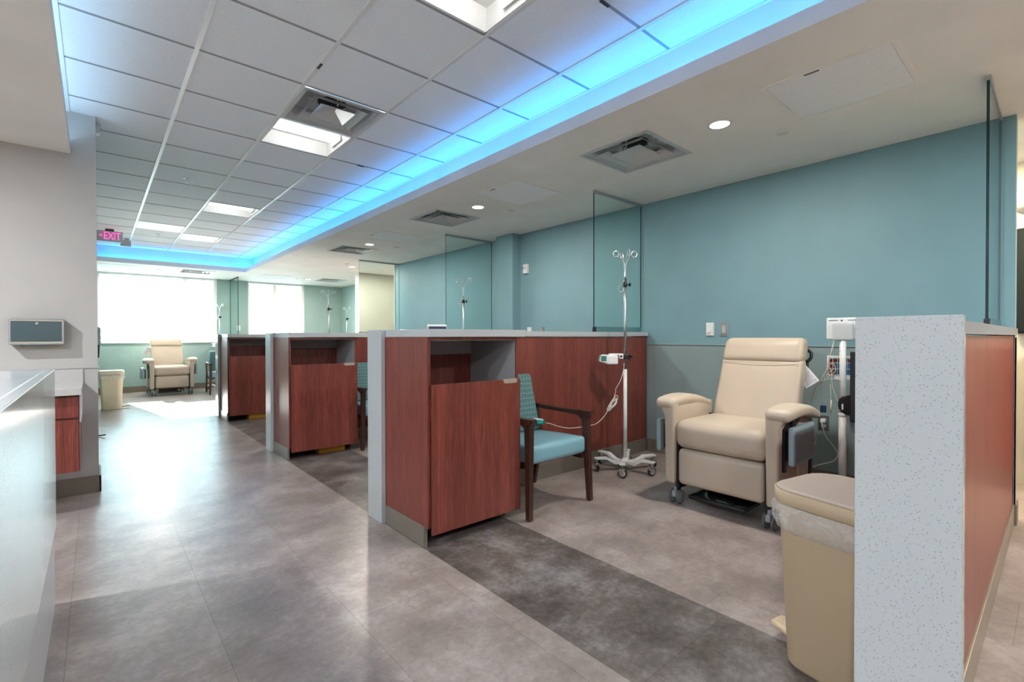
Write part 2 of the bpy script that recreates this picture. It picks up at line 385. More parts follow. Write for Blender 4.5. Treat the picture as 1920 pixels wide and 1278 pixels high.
# wainscot panels and rails
bm = bmesh.new(); addbox(bm, XW-.006, .20, 0, XW, 2.84, 1.105); addbox(bm, XW-.006, 3.04, 0, XW, 4.838, 1.105); struct('trim_5', bm, M_WAIN)
bm = bmesh.new(); addbox(bm, XW-.014, .20, 1.105, XW, 2.84, 1.117, .002); addbox(bm, XW-.014, 3.04, 1.105, XW, 4.838, 1.117, .002); struct('trim_6', bm, M_WAIN)
bm = bmesh.new(); addbox(bm, XLL, 4.914, 0, .01, 4.92, .955); struct('trim_7', bm, M_TAUPE2)
bm = bmesh.new(); addbox(bm, XLL, 4.905, .955, .018, 4.92, .966, .002); struct('trim_8', bm, M_TAUPE2)
# baseboards
def baseb(name, lst, m):
    bm = bmesh.new()
    for b in lst: addbox(bm, *b, bev=.003)
    struct(name, bm, m)
baseb('baseboard_right', [(XW-.018, .20, 0, XW-.006, 2.84, .13), (XW-.018, 3.04, 0, XW-.006, 4.838, .13), (XW-.018, 5.6, 0, XW, 8.24, .13)], M_BASE)
baseb('baseboard_left', [(XLL, 4.888, 0, .024, 4.914, .125), (.0101, 4.888, 0, .024, 5.3, .125)], M_BASE2)
baseb('baseboard_far', [(.01, YE-.014, 0, 2.36, YE, .13), (2.56, YE-.014, 0, 5.19, YE, .13)], M_BASE)
baseb('baseboard_end', [(XW-.02, .183, 0, XW+.13, .198, .13)], M_BASE)
# corner guard on the end of the teal wall
bm = bmesh.new(); addbox(bm, XW-.012, .191, .13, XW+.06, .198, 1.18); addbox(bm, XW-.012, .191, .13, XW-.006, .20, 1.18)
tag(obj('corner_guard', bm, M_ALU), 'long grey metal corner guard on the end of the teal wall beside the near partition', 'corner guard')

# ---------------------------------------------------------------- windows and blinds
def window(name, x0, x1, xm):
    bm = bmesh.new(); y0, y1 = YE+.06, YE+.12
    z0, z1 = SILL, WT
    addbox(bm, x0-.045, y0, z0-.04, x0, y1, z1); addbox(bm, x1, y0, z0-.04, x1+.045, y1, z1)
    addbox(bm, xm-.034, YE-.004, z0, xm+.034, y1, z1); addbox(bm, x0, y0, z0-.04, x1, y1, z0+.01); addbox(bm, x0, y0, z1-.03, x1, y1, z1)
    w = struct(name, bm, M_WHITE)
    obj('window_sill', box(x0-.045, YE-.03, SILL-.04, x1+.045, YE+.07, SILL-.004, .004), M_WHITE, w)
    obj('window_reveal', boxes([(x0-.045, YE-.008, SILL-.004, x0-.02, YE+.06, z1), (x1-.02, YE-.008, SILL-.004, x1+.045, YE+.06, z1)]), M_WHITE, w)
    for a, b in ((x0, xm-.034), (xm+.034, x1)): obj('window_pane', box(a, y0+.025, z0+.01, b, y0+.031, z1-.03), M_WGLASS, w)
    return w
window('window_1', .075, 2.14, 1.544); window('window_2', 2.895, 4.144, 3.461)
def blind(x0, x1, label):
    t = thing('window_blind', label, 'blind', ((x0+x1)/2, YE+.03, WT), 0, 'white horizontal blinds on the far windows')
    w = (x1-x0)/2
    obj('head_rail', box(-w, -.02, -.045, w, .02, 0, .003), M_WHITE, t)
    bm = bmesh.new(); n = int((WT-SILL-.07)/.0245); ang = R(24); hw = .0125
    for i in range(n):
        z = -.06 - i*.0245; dy = hw*math.cos(ang); dz = hw*math.sin(ang)
        # slats tilted along the sun's direction: outer edge higher
        v = [bm.verts.new(p) for p in ((-w+.004, -dy, z-dz), (w-.004, -dy, z-dz), (w-.004, 0, z+.0012), (-w+.004, 0, z+.0012), (w-.004, dy, z+dz), (-w+.004, dy, z+dz))]
        bm.faces.new((v[0], v[1], v[2], v[3])); bm.faces.new((v[3], v[2], v[4], v[5]))
        v = [bm.verts.new((p[0], p[1], p[2]-.0006)) for p in ((-w+.004, -dy, z-dz), (w-.004, -dy, z-dz), (w-.004, 0, z+.0012), (-w+.004, 0, z+.0012), (w-.004, dy, z+dz), (-w+.004, dy, z+dz))]
        bm.faces.new((v[3], v[2], v[1], v[0])); bm.faces.new((v[5], v[4], v[2], v[3]))
    me_o = obj('slats', bm, M_SLAT, t)
    bm = bmesh.new()
    for x in (-w+.12, 0, w-.12): addtube(bm, [(x, -.016, -.04), (x, -.016, -.06-n*.0245)], .0009, 5)
    addtube(bm, [(w-.07, -.022, -.04), (w-.07, -.022, -1.22)], .0016, 6); addlathe(bm, [(.001, -1.26), (.007, -1.245), (.004, -1.22)], (w-.07, -.022, 0), seg=8)
    obj('cord', bm, M_WP, t)
    zb = -.06 - n*.0245; obj('bottom_rail', box(-w+.003, -.014, zb-.008, w-.003, .014, zb+.006, .002), M_WHITE, t)
    return t
blind(.078, 1.507, 'widest white horizontal blind, behind the far recliner'); blind(1.581, 2.115, 'white blind on the narrow pane right beside the wide one')
blind(2.898, 3.424, 'white blind between the green glass screen and the centre mullion of the right window'); blind(3.498, 4.119, 'white blind on the rightmost window pane')

# outdoors
bm = bmesh.new(); addbox(bm, -40, YE+.6, -4.1, 50, 90, -4); g = struct('ground', bm, mat('pale_bounce_ground', (.62, .64, .62), .9))  # unseen ground, made pale to bounce daylight up to the ceiling
M_LEAF = mat('leaf_green', (.42, .52, .42), .8); M_BARK = mat('grey_bark', (.20, .17, .15), .9)
def tree(x, y, h, rad, label, sd):
    rnd = random.Random(sd); t = thing('tree', label, 'tree', (x, y, -4), 0, 'trees outside the far windows')
    bm = bmesh.new(); addtube(bm, [(0, 0, 0), (.1, 0, h*.35), (-.1, .1, h*.75)], [.22, .06], 8, 3)
    for k in range(6):
        a = rnd.uniform(0, 2*PI); addtube(bm, [(0, 0, h*.4), (math.cos(a)*rad*.4, math.sin(a)*rad*.4, h*.6), (math.cos(a)*rad*.7, math.sin(a)*rad*.7, h*.78)], [.09, .03], 6, 2)
    obj('trunk', bm, M_BARK, t)
    bm = bmesh.new()
    for c in range(70):
        a = rnd.uniform(0, 2*PI); rr_ = rad*math.sqrt(rnd.random()); zz = h*.68 + rnd.uniform(-1, 1)*h*.28*math.sqrt(max(0, 1-(rr_/rad)**2))
        cx, cy = rr_*math.cos(a), rr_*math.sin(a)
        for k in range(34):
            d_ = Vector((rnd.gauss(0, 1), rnd.gauss(0, 1), rnd.gauss(0, 1)))*.32; s = rnd.uniform(.08, .15)
            p = Vector((cx, cy, zz))+d_; u_ = Vector((rnd.gauss(0, 1), rnd.gauss(0, 1), rnd.gauss(0, 1))).normalized(); w_ = u_.orthogonal().normalized()
            bm.faces.new([bm.verts.new(p-u_*s), bm.verts.new(p+w_*s*.5), bm.verts.new(p+u_*s), bm.verts.new(p-w_*s*.5)])
    obj('foliage', bm, M_LEAF, t)
tree(1.7, 22, 7.2, 2.1, 'leafy green tree outside, seen through the widest blind', 3)
tree(6.4, 26.5, 6.4, 1.6, 'smaller green tree outside, seen through the narrow pane beside the widest blind', 5)

# ---------------------------------------------------------------- ceiling fixtures
def troffer(i, j, lit, label):
    x0 = XG0+T*i+.012; x1 = x0+T-.024; y0 = YG0+T*j+.012; y1 = y0+T-.024
    t = thing('ceiling_light', label, 'ceiling light', ((x0+x1)/2, (y0+y1)/2, TC), 0, 'recessed troffer lights in the tiled ceiling')
    w = (x1-x0)/2; bm = bmesh.new()
    addbox(bm, -w, -w, .11, w, w, .125)
    for s in (-1, 1):
        addprism(bm, [(s*w, 0), (s*(w-.012), 0), (s*(w-.03), .11), (s*w, .11)], -w, w, 'y')
        addprism(bm, [(s*w, 0), (s*(w-.014), 0), (s*(w-.045), .11), (s*w, .11)], -w, w, 'x')
    obj('housing', bm, M_TROF, t)
    # curved lens across X, in the middle of Y
    bm = bmesh.new(); n = 10; hw = .105
    prof = [(-hw+2*hw*k/n, .108-.075*math.sin(PI*k/n)**.7) for k in range(n+1)]
    addprism(bm, prof, -w+.03, w-.03, 'x')
    for f in bm.faces: f.smooth = len(f.verts) == 4
    if not lit: bm.free(); bm = box(-w+.012, -w+.012, -.001, w-.012, w-.012, .004)
    obj('lens', bm, M_LENS if lit else M_TROFOFF, t)
    if lit:
        for s in (-1, 1): obj('end_cap', box(s*(w-.03)-.004, -hw, .03, s*(w-.03)+.004, hw, .11), M_TROF, t)
    return t
troffer(2, 3, 1, 'lit square ceiling light beside the large tile-mounted air diffuser'); troffer(2, 8, 1, 'lit ceiling light in the middle distance, second of the row')
troffer(2, 12, 1, 'farthest lit ceiling light near the blue end cove'); troffer(1, 11, 0, 'unlit pale ceiling light panel left of the farthest lit one')
troffer(2, -1, 1, 'nearest lit ceiling light, cut off at the top of the picture'); troffer(0, -4, 1, 'unseen lit ceiling light added behind the camera on the left'); troffer(2, -5, 1, 'unseen lit ceiling light added behind the camera on the right')  # the two behind the camera are unseen, added for bounce light

def diffuser(x, y, z, label, w=.30, cat='air vent', grp='square air diffusers', shiny=False):
    t = thing('air_diffuser', label, cat, (x, y, z), 0, grp)
    bm = bmesh.new(); f = .028
    # outer frame
    for (a, b, c, d_) in ((-w, -w, w, -w+f), (-w, w-f, w, w), (-w, -w+f, -w+f, w-f), (w-f, -w+f, w, w-f)): addbox(bm, a, b, -.006, c, d_, .003)
    obj('frame', bm, M_DIFF, t)
    def cone(ro, zo, ri, zi, name):
        bm = bmesh.new()
        o = [bm.verts.new((sx*ro, sy*ro, zo)) for sx, sy in ((-1, -1), (1, -1), (1, 1), (-1, 1))]; n_ = [bm.verts.new((sx*ri, sy*ri, zi)) for sx, sy in ((-1, -1), (1, -1), (1, 1), (-1, 1))]
        o2 = [bm.verts.new((sx*ro, sy*ro, zo+.003)) for sx, sy in ((-1, -1), (1, -1), (1, 1), (-1, 1))]; n2 = [bm.verts.new((sx*ri, sy*ri, zi+.003)) for sx, sy in ((-1, -1), (1, -1), (1, 1), (-1, 1))]
        for k in range(4):
            k2 = (k+1) % 4
            bm.faces.new((o[k], o[k2], n_[k2], n_[k])); bm.faces.new((o2[k], n2[k], n2[k2], o2[k2])); bm.faces.new((o[k], o2[k], o2[k2], o[k2])); bm.faces.new((n_[k], n_[k2], n2[k2], n2[k]))
        if name == 'core': bm.faces.new(n_)
        return obj(name, bm, M_DIFF, t)
    cone(w-f, 0, w-.085, .085, 'throat'); cone(w*.68, -.006, w*.52, .034, 'ring'); cone(w*.44, -.006, w*.10, .046, 'core')
    bm = bmesh.new(); k_ = w-.085
    addbox(bm, -k_, -k_, .085, k_, k_, .09, mi=0); obj('back_pan', bm, M_DIFF, t)
    bm = bmesh.new(); addlathe(bm, [(.105, .0835), (.105, .0845)], seg=24); obj('duct_opening', bm, M_DARK, t)
    for sx, sy in ((-1, 0), (1, 0), (0, -1), (0, 1)):
        bm = bmesh.new()
        for a, z in ((w*.60, .012), (w*.38, .020)):
            cx, cy = sx*a, sy*a; q = .0015; e = .006
            addbox(bm, cx-(q if sx else e), cy-(q if sy else e), z, cx+(q if sx else e), cy+(q if sy else e), .0848)
        addbox(bm, min(sx*w*.36, sx*w*.62)-.004*abs(sy), min(sy*w*.36, sy*w*.62)-.004*abs(sx), .0815, max(sx*w*.36, sx*w*.62)+.004*abs(sy), max(sy*w*.36, sy*w*.62)+.004*abs(sx), .0847)
        obj('hanger', bm, M_DIFF, t)
    return t
diffuser(XG0+T*2.5, YG0+T*2.5, TC, 'square air diffuser set in the tiled ceiling next to a lit light', .293)
for (x, y, lb) in ((3.105, 2.142, 'nearest square air diffuser in the plain soffit over the right bay'), (3.10, 4.76, 'second air diffuser in the soffit, over the left half of the pillar'),
                   (3.10, 7.43, 'third air diffuser in the soffit, beyond the second downlight'), (4.35, 11.75, 'far air diffuser in the soffit above the far bay'), (1.62, 12.02, 'air diffuser in the end soffit above the narrow window pane')):
    diffuser(x, y, ZS, lb)
def access(x, y, label, clip=True):
    t = thing('access_panel', label, 'ceiling panel', (x, y, ZS), 0, 'ceiling access panels'); w = .305
    bm = bmesh.new(); f = .022
    for (a, b, c, d_) in ((-w, -w, w, -w+f), (-w, w-f, w, w), (-w, -w+f, -w+f, w-f), (w-f, -w+f, w, w-f)): addbox(bm, a, b, -.005, c, d_, 0)
    obj('frame', bm, M_SOFFIT, t); obj('tile', box(-w+f+.003, -w+f+.003, -.003, w-f-.003, w-f-.003, 0), M_TILE, t)
    if clip: obj('latch', box(-w+f+.001, .02, -.0055, -w+f+.013, .09, -.003), M_BK, t)
    return t
access(3.125, .82, 'nearest square access panel in the soffit, right of the big downlight'); access(3.105, 3.475, 'second access panel, between the two nearest soffit vents')
access(3.115, 6.11, 'third access panel in the soffit, before the smallest downlights'); access(3.10, 11.87, 'far bright access panel over the right-hand window', False); access(.36, 12.1, 'bright access panel in the end soffit by the corridor wall', False)
def downlight(x, y, label, e=16, col=WARM):
    t = thing('downlight', label, 'downlight', (x, y, ZS), 0, 'round downlights in the soffit')
    obj('trim_ring', lathe([(.060, -.0035), (.076, -.003), (.078, 0), (.060, 0), (.060, -.0035)], seg=32, cap=False), M_WP, t)
    obj('lens', lathe([(.060, -.0022), (.058, -.001), (.001, -.001)][::-1], seg=32), M_DLENS, t)
    if e:
        l = lamp('downlight_lamp', 'AREA', (0, 0, -.012), e, col, shape='DISK', size=.12); l.parent = t
    return t
DL = [(3.094, 1.483, 'largest round downlight, near the access panel'), (3.095, 4.113, 'second round downlight in the soffit'), (3.106, 6.823, 'third round downlight, over the third bay'),
      (3.829, 9.22, 'small far downlight before the beige alcove'), (3.84, 11.85, 'tiny far downlight beside two sensors'), (.98, 12.52, 'tiny bright downlight in the end soffit')]
for x, y, lb in DL: downlight(x, y, lb, 11.5 if y < 3 else (15 if y < 8 else 20))
for x, y in ((3.09, -1.2), (-1.5, 1.2), (-1.5, 3.4), (-2.8, .4), (-1.3, -1.4)): downlight(x, y, 'unseen round fill downlight added in the soffit outside the picture', 26, NEUT)  # unseen lamps added as fill; their floor bounce lifts the ceiling
for x, y in ((5.05, .6), (5.05, -1.2), (5.1, 3.0)): downlight(x, y, 'round downlight in the hallway soffit outside the picture', 24, (1, .78, .52))
for x, y, lb in ((3.536, 1.263, 'flat round ceiling disc right of the largest downlight'), (3.463, 3.998, 'flat round ceiling disc right of the second downlight'), (3.51, 6.759, 'flat round ceiling disc beyond the third downlight'),
                 (3.60, 8.9, 'small flat disc beside the small far downlight'), (3.596, 11.93, 'tiny disc left of the farthest downlight'), (3.72, 11.80, 'tiny disc touching the farthest downlight'), (.985, 12.08, 'small flat disc in the end soffit')):
    tag(obj('sprinkler_cover', lathe([(.001, -.008), (.036, -.008), (.040, -.004), (.040, 0)], (x, y, ZS), seg=24), M_WP), lb, 'ceiling disc', 'flat concealed ceiling discs')
def sprinkler(x, y, label):
    t = thing('sprinkler', label, 'sprinkler', (x, y, TC), 0, 'pendent sprinklers in the tiled ceiling')
    obj('escutcheon', lathe([(.036, .004), (.036, -.001), (.014, -.006), (.012, .004)], seg=20, cap=False), M_WP, t)
    bm = bmesh.new(); addtube(bm, [(0, 0, 0), (0, 0, -.014)], .007, 8)
    addtube(bm, [(-.011, 0, -.012), (-.011, 0, -.03), (0, 0, -.042)], .0022, 6); addtube(bm, [(.011, 0, -.012), (.011, 0, -.03), (0, 0, -.042)], .0022, 6)
    addlathe(bm, [(.001, -.046), (.014, -.046), (.014, -.043), (.001, -.042)], seg=12); obj('head', bm, M_STEEL, t)
sprinkler(.746, 6.165, 'nearer pendent sprinkler in the tiled ceiling'); sprinkler(.792, 9.809, 'farther pendent sprinkler in front of the exit sign wall')
for (x, y, ax, lb) in ((1.0727, 3.07, 'y', 'small black clip on the ceiling bar before the tile-mounted vent'), (1.975, 1.545, 'x', 'small dark clip on the ceiling bar near the blue cove at the top'), (2.0, 4.593, 'x', 'small dark clip on a ceiling bar right of the lit light')):
    a, b = (.008, .034) if ax == 'y' else (.034, .008)
    tag(obj('grid_clip', box(x-a, y-b, TC-.006, x+a, y+b, TC-.003), M_BK), lb, 'ceiling clip', 'black clips on the ceiling grid')
# cove LED strips
tag(obj('cove_light', box(XL-.10, YB, ZS+.042, XL-.07, 4.9, ZS+.05), mat('pale_fill_strip', (.5, .7, 1), .5, emit=(.50, .78, 1.0), es=4.5)), 'pale light strip added as uplight, hidden on the ledge of the left cove', 'strip light')  # added out of sight to throw more light up on the tiles
tag(obj('cove_light', box(XS+.07, YB, ZS+.042, XS+.10, YS+.07, ZS+.05), M_LED), 'blue light strip hidden on the ledge of the long cove', 'strip light')
tag(obj('cove_light', box(.02, YS+.07, ZS+.042, XS+.06, YS+.10, ZS+.05), M_LED), 'blue light strip hidden on the ledge of the end cove', 'strip light')

downlight(4.9, 9.2, 'round downlight in the alcove soffit, hidden behind the teal wall', 5)
# ---------------------------------------------------------------- low partitions with cabinets
PX = 1.365
def partition(yf, thick, label, xe=XW-.008, off=0.0):
    """yf: front (-Y) face, thick: along Y; off: how far wood and cap sit behind the end panel's face"""
    t = thing('low_partition', label, 'partition', (PX, yf, 0), 0, 'wood-faced low partitions with white quartz caps')
    w = xe-PX
    obj('core_panel', box(.030, .018+off, .13, w, thick-.018, 1.19), M_WOOD, t)
    obj('kick_plate', box(.032, .010+off, 0, w, thick-.010, .13, .003), M_KICK, t)
    obj('end_panel', box(0, 0, .001, .030, thick, 1.235, .0025), M_QZ, t)
    obj('cap_slab', box(.0305, off, 1.195, w, thick, 1.235, .001), M_QZ, t)
    return t
partition(2.84, .20, 'nearest complete wood-faced partition with a white end panel, behind the blue chair and pole')
partition(5.397, .19, 'second wood-faced partition with a white end panel, behind the middle cabinet')
partition(8.235, .20, 'third, farthest wood-faced partition with a white end panel, behind the farthest cabinet')
partition(.135, .19, 'partition at the right edge with the largest white speckled quartz end panel', off=.050)
# wood side of the right partition is set back only slightly
t = thing('low_partition', 'short partition below the green glass screen by the windows', 'partition', (2.36, 11.2, 0), 0, 'wood-faced low partitions with white quartz caps')
obj('core_panel', box(0, 0, .13, .2, 2.03, 1.19), M_WOOD, t); obj('kick_plate', box(-.01, -.01, 0, .21, 2.03, .13), M_KICK, t); obj('cap_slab', box(-.02, -.02, 1.19, .22, 2.03, 1.225, .002), M_QZ, t)

def cabinet(yf, label, tlabel):
    """door front plane at yf-.533; carcass against the partition"""
    D = .515; w = .675
    t = thing('bedside_cabinet', label, 'cabinet', (PX+.031, yf, 0), 0, 'wood cabinets beside the partitions')
    th = .018; zb = .085
    parts('side_panel', [(0, -D, zb+.03, th, .004, 1.19), (w-th, -D, zb+.03, w, .004, 1.19)], M_WOOD, t, .0008)
    obj('top_rail', boxes([(th, -D, 1.172, w-th, .0, 1.19), (th, -D, zb+.03, w-th, 0, zb+.048)]), M_WOOD, t)
    obj('niche_lining', boxes([(th+.0005, -D+.008, .713, th+.004, -.02, 1.171), (w-th-.004, -D+.008, .713, w-th-.0005, -.02, 1.171), (th, -.03, 1.07, w-th, -.008, 1.171), (th, -D+.008, 1.168, w-th, -.02, 1.1715)]), M_GP2, t)
    obj('niche_back', boxes([(th, -.016, .70, w-th, -.006, 1.075), (th, -D+.02, .70, w-th, -.018, .712)]), M_WOOD, t)
    obj('lining_hole', lathe([(.004, -.0305), (.004, -.029)], (th+.33, 0, 1.128), 'y', 10), M_DARK, t)
    d = obj('door', box(.018, -D-.022, .078, w, -D-.003, .921, .0012), M_WOOD, t)
    bm = bmesh.new(); addprism(bm, [(w-.145, .9215), (w-.030, .9215), (w-.030, .905), (w-.036, .896), (w-.130, .896), (w-.140, .905)], -D-.0245, -D-.022); addbox(bm, w-.145, -D-.0245, .9212, w-.030, -D-.002, .9235)
    obj('handle', bm, M_HAND, d)
    parts('toe_kick', ([(.003, -D+.03, 0, .012, 0, .115), (w-.02, -.40, 0, w-.012, 0, .115)]), M_KICK, t, .001)
    obj('kick_cover', boxes([(.000-.006, -.485, 0, .003, -.002, .118), (.003-.009, -.485-.004, 0, .012, -.479, .118)], .001), M_KICK, t)
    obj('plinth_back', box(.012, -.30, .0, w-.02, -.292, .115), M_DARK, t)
    q = thing('cabinet_worktop', tlabel, 'worktop', (PX+.031, yf, 0), 0, 'quartz worktops on the cabinets')
    obj('slab', box(0, -D-.030, 1.1905, w+.045, -.0005, 1.2345, .002), M_QZ, q)
    return t
M_HAND = mat('satin_nickel', (.50, .45, .38), .4, .5)
M_GP2 = mat('grey_melamine', (.36, .375, .40), .45)
cabinet(2.84, 'nearest mahogany cabinet with an open niche, left of the blue chair', 'quartz worktop on the nearest mahogany cabinet')
cabinet(5.397, 'middle mahogany cabinet with an open niche, second down the aisle', 'quartz worktop on the middle cabinet')
cabinet(8.235, 'farthest mahogany cabinet with an open niche, third down the aisle', 'quartz worktop on the farthest cabinet')
for (x, y, lb) in ((1.78, 7.86, 'yellow box tucked under the farthest cabinet'), (1.82, 5.07, 'yellow box tucked deep under the middle cabinet')):
    tt = thing('storage_box', lb, 'box', (x, y, 0), 0, 'yellow boxes under the cabinets')
    obj('body', box(-.11, -.10, 0, .16, .08, .085, .008), M_YEL, tt); obj('lid', box(-.115, -.105, .085, .165, .085, .10, .004), M_YEL, tt)

def screen(x0, x1, y, label, z0=1.283, z1=2.565, zt=1.235):
    t = thing('glass_screen', label, 'glass screen', (x0, y, 0), 0, 'green glass screens above the partitions'); w = x1-x0
    g = obj('pane', box(0, -.006, z0, w, .006, z1), [M_GLASS, M_GEDGE], t)
    for p in g.data.polygons:
        if abs(p.normal.y) < .5: p.material_index = 1
    obj('top_channel', box(-.002, -.011, z1-.012, w, .011, ZS), M_ALU, t)
    obj('bottom_channel', box(.0, -.009, zt+.003, w, .009, z0+.003), M_GEDGE2, t)
    obj('clamp_foot', box(-.006, -.012, zt, .02, .012, z0-.002), M_BK, t)
    return t
M_GEDGE2 = glassm('lower_glass_strip', (.62, .74, .74))
screen(3.572, XW-.016, 2.925, 'tall glass screen on the partition behind the nearest IV pole'); screen(3.572, XW, 5.47, 'tall glass screen beside the pillar, on the middle partition')
screen(3.572, XW, 8.29, 'glass screen on the farthest partition, the beige wall showing through'); screen(3.60, XW-.016, .268, 'glass screen seen edge-on above the right-hand partition')
t = thing('glass_screen', 'green glass screen standing out from the window wall between the two windows', 'glass screen', (2.465, 12.40, 0), 0, 'green glass screens above the partitions')
g = obj('pane', box(-.006, 0, 1.27, .006, .845, 2.565), [M_GLASS, M_GEDGE], t)
for p in g.data.polygons:
    if abs(p.normal.x) < .5: p.material_index = 1
obj('top_channel', box(-.011, -.002, 2.553, .011, .845, ZS), M_BK, t); obj('bottom_channel', box(-.009, 0, 1.228, .009, .845, 1.273), M_GEDGE2, t)

# ---------------------------------------------------------------- recliner  (front = -Y, x = its width)
def recliner(loc, rz, label):
    t = thing('recliner', label, 'recliner', loc, rz, 'cream treatment recliners')
    obj('seat_cushion', cushion(-.308, -.398, .408, .308, .16, .602, .058, (0, .006, .012)), M_CREAMV, t)
    obj('footrest', cushion(-.290, -.385, .150, .290, -.285, .402, .035, (0, .010, 0)), M_CREAMV, t)
    # backrest, raked
    k = math.tan(R(19))
    def rake(p, h):
        zz = p.z+h.z; return Vector((p.x*(1-.045*(zz/(2*h.z))), p.y + zz*k, p.z))
    b = obj('backrest', cushion(-.300, .11, .53, .300, .235, 1.03, .04, (0, .012, 0), shape=rake), M_CREAMV, t)
    def rake2(p, h):
        zz = p.z+h.z+.465; tp = max(0, p.z/h.z); return Vector((p.x*(1-.03*tp), p.y + zz*k, p.z))
    obj('head_pillow', cushion(-.286, .098, .995, .286, .245, 1.178, .045, (0, .012, .002), shape=rake2), M_CREAMV, b)
    obj('seam', tube([(-.284, .108+k*.455, .997), (0, .092+k*.455, .995), (.284, .108+k*.455, .997)], .002, 6, 3), M_CREAMV, b)
    bm = bmesh.new(); addtube(bm, [(.270, .42, 1.0), (.292, .44, 1.03), (.292, .45, 1.07), (.27, .44, 1.09)], .012, 8, 3); addbox(bm, .24, .40, .95, .28, .44, 1.0)
    obj('push_handle', bm, M_BK, b)
    for s in (-1, 1):
        def arch(p, h, s=s):
            u = (p.y+h.y)/(2*h.y)                      # 0 front, 1 rear
            w = .86 + .30*math.sin(PI*min(1, u*1.1))*.6 - .25*max(0, u-.75)
            z = p.z*(1-.25*u) + .028*math.sin(PI*u) - .045*u*u
            inner = -s*h.x
            x = p.x if p.x*s < 0 else p.x*w + s*.006
            return Vector((x, p.y, z))
        a = obj('armrest', cushion(min(s*.300, s*.452), -.415, .672, max(s*.300, s*.452), .165, .748, .034, (0, .004, .006), shape=arch), M_CREAMV, t)
        # padded front post: wide at the top, tapering down
        bm = bmesh.new()
        def taper(p, h, s=s):
            u = (p.z+h.z)/(2*h.z); out = .030*max(0, (u-.80)/.2)**1.6; kk = 1-.16*(1-u)
            x = p.x*kk
            if p.x*s > 0: x += s*out*2.2
            return Vector((x, p.y + .010*(1-u), p.z))
        addcushion(bm, min(s*.300, s*.384), -.405, .148, max(s*.300, s*.384), -.335, .735, .018, (0, .004, 0), shape=taper)
        obj('front_post', bm, M_CREAMV, a)
        bm = bmesh.new(); addprism(bm, [(-.330, .17), (.125, .16), (.140, .45), (.145, .69), (-.330, .70)], s*.345, s*.360, 'x'); addprism(bm, [(-.045, .16), (.120, .16), (.135, .45), (.140, .69), (-.02, .70), (-.05, .60)], s*.3605, s*.376, 'x')
        bmesh.ops.bevel(bm, geom=bm.edges[:], offset=.003, segments=1, affect='EDGES'); sp = obj('side_panel', bm, M_CREAMV, a)
        bm = bmesh.new()
        for z in (.63, .42): addlathe(bm, [(.007, min(s*.3765, s*.375)), (.007, max(s*.3765, s*.375))], (0, .09, z), 'x', 10)
        obj('bolt_hole', bm, M_DARK, sp)
        obj('inner_side', cushion(min(s*.304, s*.352), -.375, .36, max(s*.304, s*.352), .165, .700, .015), M_CREAMV, a)
        parts('arm_bracket', [(min(s*.332, s*.388), -.325, .36, max(s*.332, s*.388), -.285, .69), (min(s*.3765, s*.396), -.215, .55, max(s*.3765, s*.396), -.160, .70)], M_BK, t)
        tx, tz = (.040, -.055) if s < 0 else (-.008, .004)
        tr = cushion(min(s*.415, s*.452), -.330, .400, max(s*.415, s*.452), .030, .635, .014)
        tr_o = obj('side_tray', tr, M_TRAY, t); tr_o.location = (s*tx, 0, tz)
        obj('tray_face', box(min(s*.4525, s*.4545), -.305, .425, max(s*.4525, s*.4545), .005, .610, .0008), M_TRAYIN, tr_o)
        obj('tray_hinge', box(min(s*.388, s*.416), -.285, .42, max(s*.388, s*.416), -.185, .60, .004), M_BK, tr_o)
        for y, yb in ((-.345, 0), (.44, 1)):
            c = thing2('caster', t, (s*.315 if not yb else s*.30, y, 0))
            obj('hood', cushion(-.012, -.022, .045, .012, .022, .125, .008), M_ALU2, c)
            obj('fork', cushion(-.017, -.045, .05, .017, .030, .098, .012), M_ALU2, c)
            for s2 in (-1, 1):
                wv = obj('wheel', lathe([(.002, -.009), (.040, -.010), (.049, -.006), (.050, .006), (.040, .010), (.002, .009)], (s2*.026, 0, .050), 'x', 24), M_WHEEL, c)
                wv.data.materials.append(M_ALU2)
                for p in wv.data.polygons:
                    if (p.center - Vector((p.center.x, 0, .05))).length < .030: p.material_index = 1
    # chassis
    bm = bmesh.new()
    for s in (-1, 1):
        addbox(bm, min(s*.29, s*.312), -.365, .10, max(s*.29, s*.312), -.33, .48); addbox(bm, min(s*.285, s*.31), -.36, .115, max(s*.285, s*.31), .46, .15)
        addbox(bm, min(s*.27, s*.30), .10, .12, max(s*.27, s*.30), .14, .60); addbox(bm, min(s*.27, s*.30), .40, .10, max(s*.27, s*.30), .45, .60)
    addbox(bm, -.29, -.28, .36, .29, .15, .41); addbox(bm, -.29, .40, .12, .29, .44, .17); addbox(bm, -.29, .40, .55, .29, .44, .60); addbox(bm, -.28, -.27, .13, .28, -.24, .17)
    obj('chassis', bm, M_BSTEEL, t)
    bm = bmesh.new(); addcushion(bm, -.235, -.335, .048, .16, -.10, .078, .012); addbox(bm, -.20, -.12, .078, .12, -.10, .14); addcushion(bm, .02, -.20, .10, .20, .02, .13, .008)
    obj('foot_plate', bm, M_BKG, t)
    bm = bmesh.new(); addtube(bm, [(.303, -.12, .60), (.318, -.16, .618), (.318, -.215, .622)], .009, 8, 2); obj('lever', bm, M_BK, t)
    return t
M_ALU2 = mat('caster_grey', (.30, .33, .345), .4, .2); M_WHEEL = mat('caster_wheel', (.10, .11, .115), .5); M_BKG = mat('gloss_black_plastic', (.012, .013, .014), .12)
def thing2(name, parent, loc):
    o = bpy.data.objects.new(name, None); C.objects.link(o); o.empty_display_size = .05; o.parent = parent; o.location = loc; return o
rec = recliner((3.475, 1.493, 0), R(-90), 'large cream recliner in the right bay beside the tan bin')
